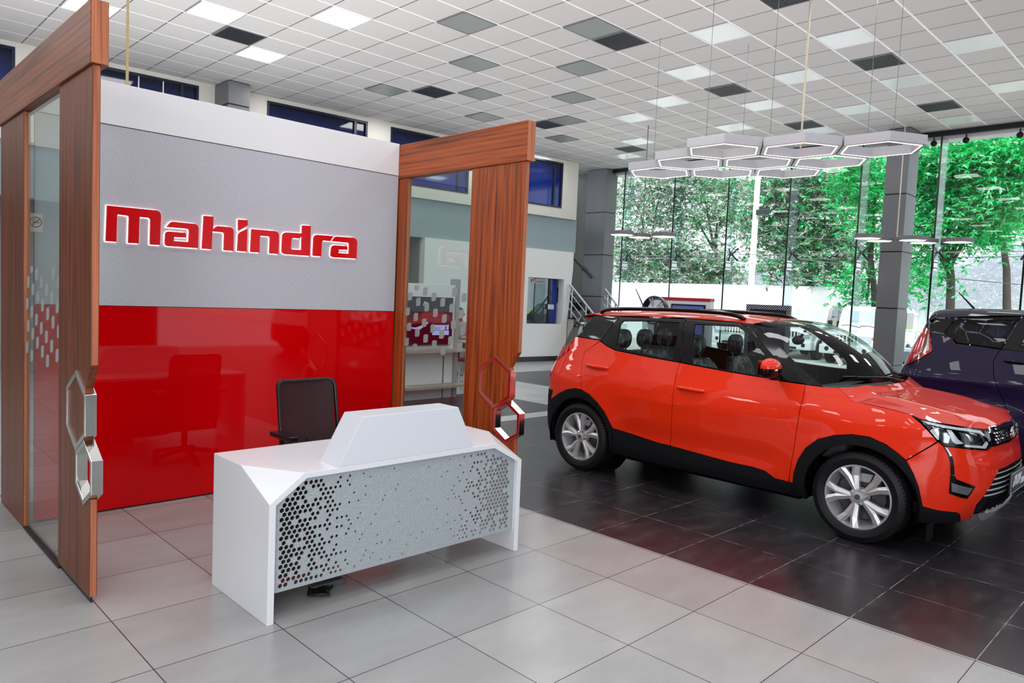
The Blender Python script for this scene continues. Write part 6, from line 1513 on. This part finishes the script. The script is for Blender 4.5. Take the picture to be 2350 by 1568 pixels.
skin_body('body', J, [(0, 1), (1, 2), (2, 3), (3, 4), (3, 5), (5, 6), (6, 7), (7, 8), (3, 9), (9, 10), (10, 11), (11, 12), (0, 13), (13, 14), (14, 15), (15, 16), (0, 17), (17, 18), (18, 19), (19, 20)], M_shirt, t)
hd = MB(); hc = Vector(bp(.045, 0, zz)); rows = []
for j in range(13):
    th = PI*j/12; r_ = math.sin(th)
    rows.append([hc+F_*(.098*r_*math.cos(2*PI*k/20)*(1+.06*math.cos(th)))+L_s*(.076*r_*math.sin(2*PI*k/20))+Vector((0, 0, .118*math.cos(th))) for k in range(21)])
hd.grid(rows).tube([bp(.0, 0, zz-.18), bp(.03, 0, zz-.06)], [.055, .05], 10)
hd.ball(bp(.145, 0, zz-.015), .018, 6, (1, .8, 1.4))
for s_ in (-1, 1): hd.ball(bp(.03, s_*.08, zz-.01), .022, 6, (.7, .5, 1.2))
H_ = obj('head', hd, M_skin, t, smooth=2, merge=0)
ey = MB()
for s_ in (-1, 1): ey.ball(bp(.128, s_*.03, zz+.012), .011, 6); ey.tube([bp(.135, s_*.018, zz+.032), bp(.128, s_*.045, zz+.034)], .004, 5)
ey.tube([bp(.132, -.022, zz-.06), bp(.138, 0, zz-.062), bp(.132, .022, zz-.06)], .004, 5); obj('eyes_and_mouth', ey, M_dark, H_, merge=0)
hr = [[p+(p-hc)*.09+Vector((0, 0, .006)) for p in r_] for r_ in rows[:6]]; hr2 = [[p if (p-hc).dot(F_) < .07 or i < 3 else p+(hc-p)*.2 for p in r_] for i, r_ in enumerate(hr)]
obj('hair', MB().grid(hr2), M_black, H_, smooth=2)
for s_ in (-1, 1):
    hM = MB(); w0 = Vector(bp(.36, s_*.06, .80)); hM.ball(w0+F_*.04, .04, 6, (1, 1, .5))
    for q_, (ln, sp) in enumerate(((.065, -.03), (.075, -.01), (.07, .01), (.055, .028))): b_ = w0+F_*.07+L_s*sp; hM.tube([b_, b_+F_*ln*.55+Vector((0, 0, .008)), b_+F_*ln+Vector((0, 0, -.012))], [.010, .009, .007], 6)
    hM.tube([w0+F_*.02-L_s*s_*.03, w0+F_*.05-L_s*s_*.055, w0+F_*.085-L_s*s_*.06], [.012, .011, .008], 6); obj('hand', hM, M_skin, t, smooth=1, merge=0)
cs_ = Vector((bx_, by_, 0))-F_*.05
t = thing('visitor_chair', 'dark chair under the person at the small table', 'chair', cs_)
obj('seat', MB().box(cs_.x-.22, cs_.x+.22, cs_.y-.22, cs_.y+.22, .36, .41), M_black, t, bevel=.02)
for dx in (-.19, .19):
    for dy in (-.19, .19): obj('leg', MB().tube([(cs_.x+dx, cs_.y+dy, .37), (cs_.x+dx, cs_.y+dy, 0)], .014, 6), M_chr, t, smooth=1)
obj('backrest', MB().box(cs_.x-.2, cs_.x+.2, cs_.y+.20, cs_.y+.24, .5, .82), M_black, t, bevel=.02)
# ================================================================ stairs, rails
M_granite = mat('black_granite', '#17181e', .2, var=.2, scale=60); M_ss = mat('stainless_rail', '#c9cbce', .2, metal=.9, var=.03)
M_strw = mat('beige_stair_side', '#b3aea6', .8, var=.04)
XS0 = wpt(uR2, 0).x+.03; YS1 = wpt(uR2, 0).y-.05
t = thing('staircase', 'black granite steps with beige side rising beside the office wall corner', 'stairs', (XS0+.45, YS1-.6, 0))
s0, s1, s2 = onp(1288, 720, (XS0, 0, 0), (1, 0, 0)), onp(1295, 740, (XS0, 0, 0), (1, 0, 0)), onp(1312, 762, (XS0, 0, 0), (1, 0, 0))
xr = XS0+.95; sd = MB(); n_st = 8; rise, run = .205, .30; y0s = 12.55; zs = [.205*(k+1) for k in range(n_st)]
zb0_ = onp(1300, 720, (XS0, 0, 0), (1, 0, 0)).z
for k in range(n_st):
    y = YS1-.10-(4-k)*.30; z = zb0_-.0+(k-4)*.205+.10
    if z < .1: continue
    o = obj('step', MB().box(XS0-.03, xr, y-.04, y+.34, z-.03, z), M_granite, t); obj('riser', MB().box(XS0-.02, xr, y, y+.02, z-.2, z-.03), M_granite, o); sd.box(XS0, xr-.02, y+.02, y+.33, 0, z-.03)
obj('stair_side', sd, M_strw, t, merge=0)
def rail(label, X, pts, posts, n_bars):
    P = [onp(x, y, (X, 0, 0), (1, 0, 0)) for x, y in pts]; t = thing('stair_rail', label, 'railing', (P[-1].x, P[-1].y, 0), 0, 'stainless stair rails')
    d = P[1]-P[0]; e = P[1]+d*.4
    obj('top_rail', MB().tube([P[0], e], .028, 10), M_ss, t, smooth=1)
    for k in range(n_bars): dz = Vector((0, 0, -.22*(k+1))); obj('infill_rail', MB().tube([P[0]+dz+d*-.05, e+dz], .014, 8), M_ss, t, smooth=1)
    for f in posts: p = P[0]+d*f; obj('post', MB().tube([p, p-Vector((0, 0, .95))], .02, 8), M_ss, t, smooth=1)
rail('stainless steel stair rail in front of the stairs beside the cashier window', XS0+.02, [(1294,634), (1366,726)], [.28, .72, 1.2], 3)
rail('short stainless stair rail right of the left grey column', xr+.1, [(1389,664), (1418,704)], [.2, .8], 2)
hP = [onp(x, y, (XL-.07, 0, 0), (1, 0, 0)) for x, y in ((1310,587), (1357,638))]
t = thing('wall_handrail', 'dark wall handrail sloping across the left grey column above the stairs', 'handrail', hP[1]); obj('rail', MB().tube(hP, .025, 8), M_dsteel, t, smooth=1)
m_ = (hP[0]*.45+hP[1]*.55); obj('bracket', MB().tube([m_, m_+Vector((0, 0, -.07)), m_+Vector((.07, 0, -.07))], .012, 6), M_dsteel, t, smooth=1)
# ================================================================ displays behind the red car
k0, k1 = on(1490, 680, 0, 11.2), on(1631, 686, 0, 11.2)
t = thing('display_kiosk', 'white display board with red top band and dark screen behind the red car roof', 'display board', (11.25, (k0.y+k1.y)/2, 0)); zt = (k0.z+k1.z)/2
obj('board', MB().box(11.2, 11.32, k1.y, k0.y, 0, zt-.055), M_stand, t); obj('red_band', MB().box(11.19, 11.33, k1.y, k0.y, zt-.055, zt), mat('red_band', '#b3202e', .4), t)
b0_, b1_ = on(1541, 697, 0, 11.19), on(1619, 700, 0, 11.19); obj('screen', MB().box(11.18, 11.2, b1_.y, b0_.y, .75, b0_.z), M_black, t); obj('screen_image', MB().box(11.178, 11.18, b1_.y+.03, b0_.y-.03, .8, b0_.z-.03), emat('screen_blue', '#4a5aa0', .9), t)
k0, k1 = on(1713, 698, 0, 10.6), on(1814, 702, 0, 10.6)
t = thing('perforated_display', 'black perforated metal display frame with dark blue panel behind the red car', 'display frame', (10.6, (k0.y+k1.y)/2, 0)); zt = (k0.z+k1.z)/2
n = NT('perforated_black_metal'); X, Y, Z = n.xyz(n.pos()); dots = n.math('MULTIPLY', n.math('SINE', n.math('MULTIPLY', Y, 170.0)), n.math('SINE', n.math('MULTIPLY', Z, 170.0))); n.bsdf(color=n.mix(n.math('GREATER_THAN', dots, .35), lin('#24262b'), lin('#d5d8dc')), rough=.4)
yy0, yy1 = k1.y, k0.y
obj('frame', MB().ring([(10.6, yy0, 0), (10.6, yy1, 0), (10.6, yy1, zt), (10.6, yy0, zt)], [(10.6, yy0+.06, .1), (10.6, yy1-.06, .1), (10.6, yy1-.06, zt-.075), (10.6, yy0+.06, zt-.075)], (.05, 0, 0)), n.m, t, merge=0)
obj('panel', MB().box(10.615, 10.635, yy0+.06, yy1-.06, .1, zt-.075), mat('dark_blue_panel', '#1a2440', .3), t)
wc = on(1503, 712, 0, 10.4); t = thing('alloy_wheel_display', 'dark blue alloy wheel on a stand behind the red car roof', 'wheel', (wc.x, wc.y, 0)); R_ = .235
wM = Matrix.Translation(wc) @ Matrix.Rotation(-PI/2, 4, 'Y'); sp = MB()
obj('rim', MB().lathe([(R_, -.06), (R_+.01, .04), (R_-.015, .05), (R_-.03, .02), (R_-.05, -.06)], wM, 36), mat('dark_blue_alloy', '#141d3a', .25, metal=.3), t, smooth=.7)
for k in range(5):
    for sg in (-1, 1): a = PI/2+2*PI*k/5+sg*.13; sp.tube([wM @ Vector((.03*math.cos(a), .03*math.sin(a), .03)), wM @ Vector(((R_-.02)*math.cos(a), (R_-.02)*math.sin(a), .04))], .014, 6)
obj('spoke', sp, M_silver, t, smooth=1, merge=0); obj('stand', MB().tube([(wc.x+.05, wc.y, wc.z-R_), (wc.x+.05, wc.y, 0)], .03, 8), M_black, t)
# ================================================================ white compact SUV at the far side of the hall (it shows in the red glass)
M_wcar = paint('pearl_white_paint', '#f1f1f2', '#d9dade')
wc_ = dup(car, (10.6, -5.6, 0), PI*.5, 'white compact SUV behind the camera, seen only reflected in the red glass wall')
for o in wc_.children_recursive:
    for sl_ in o.material_slots:
        if sl_.material == M_red: sl_.link = 'OBJECT'; sl_.material = M_wcar
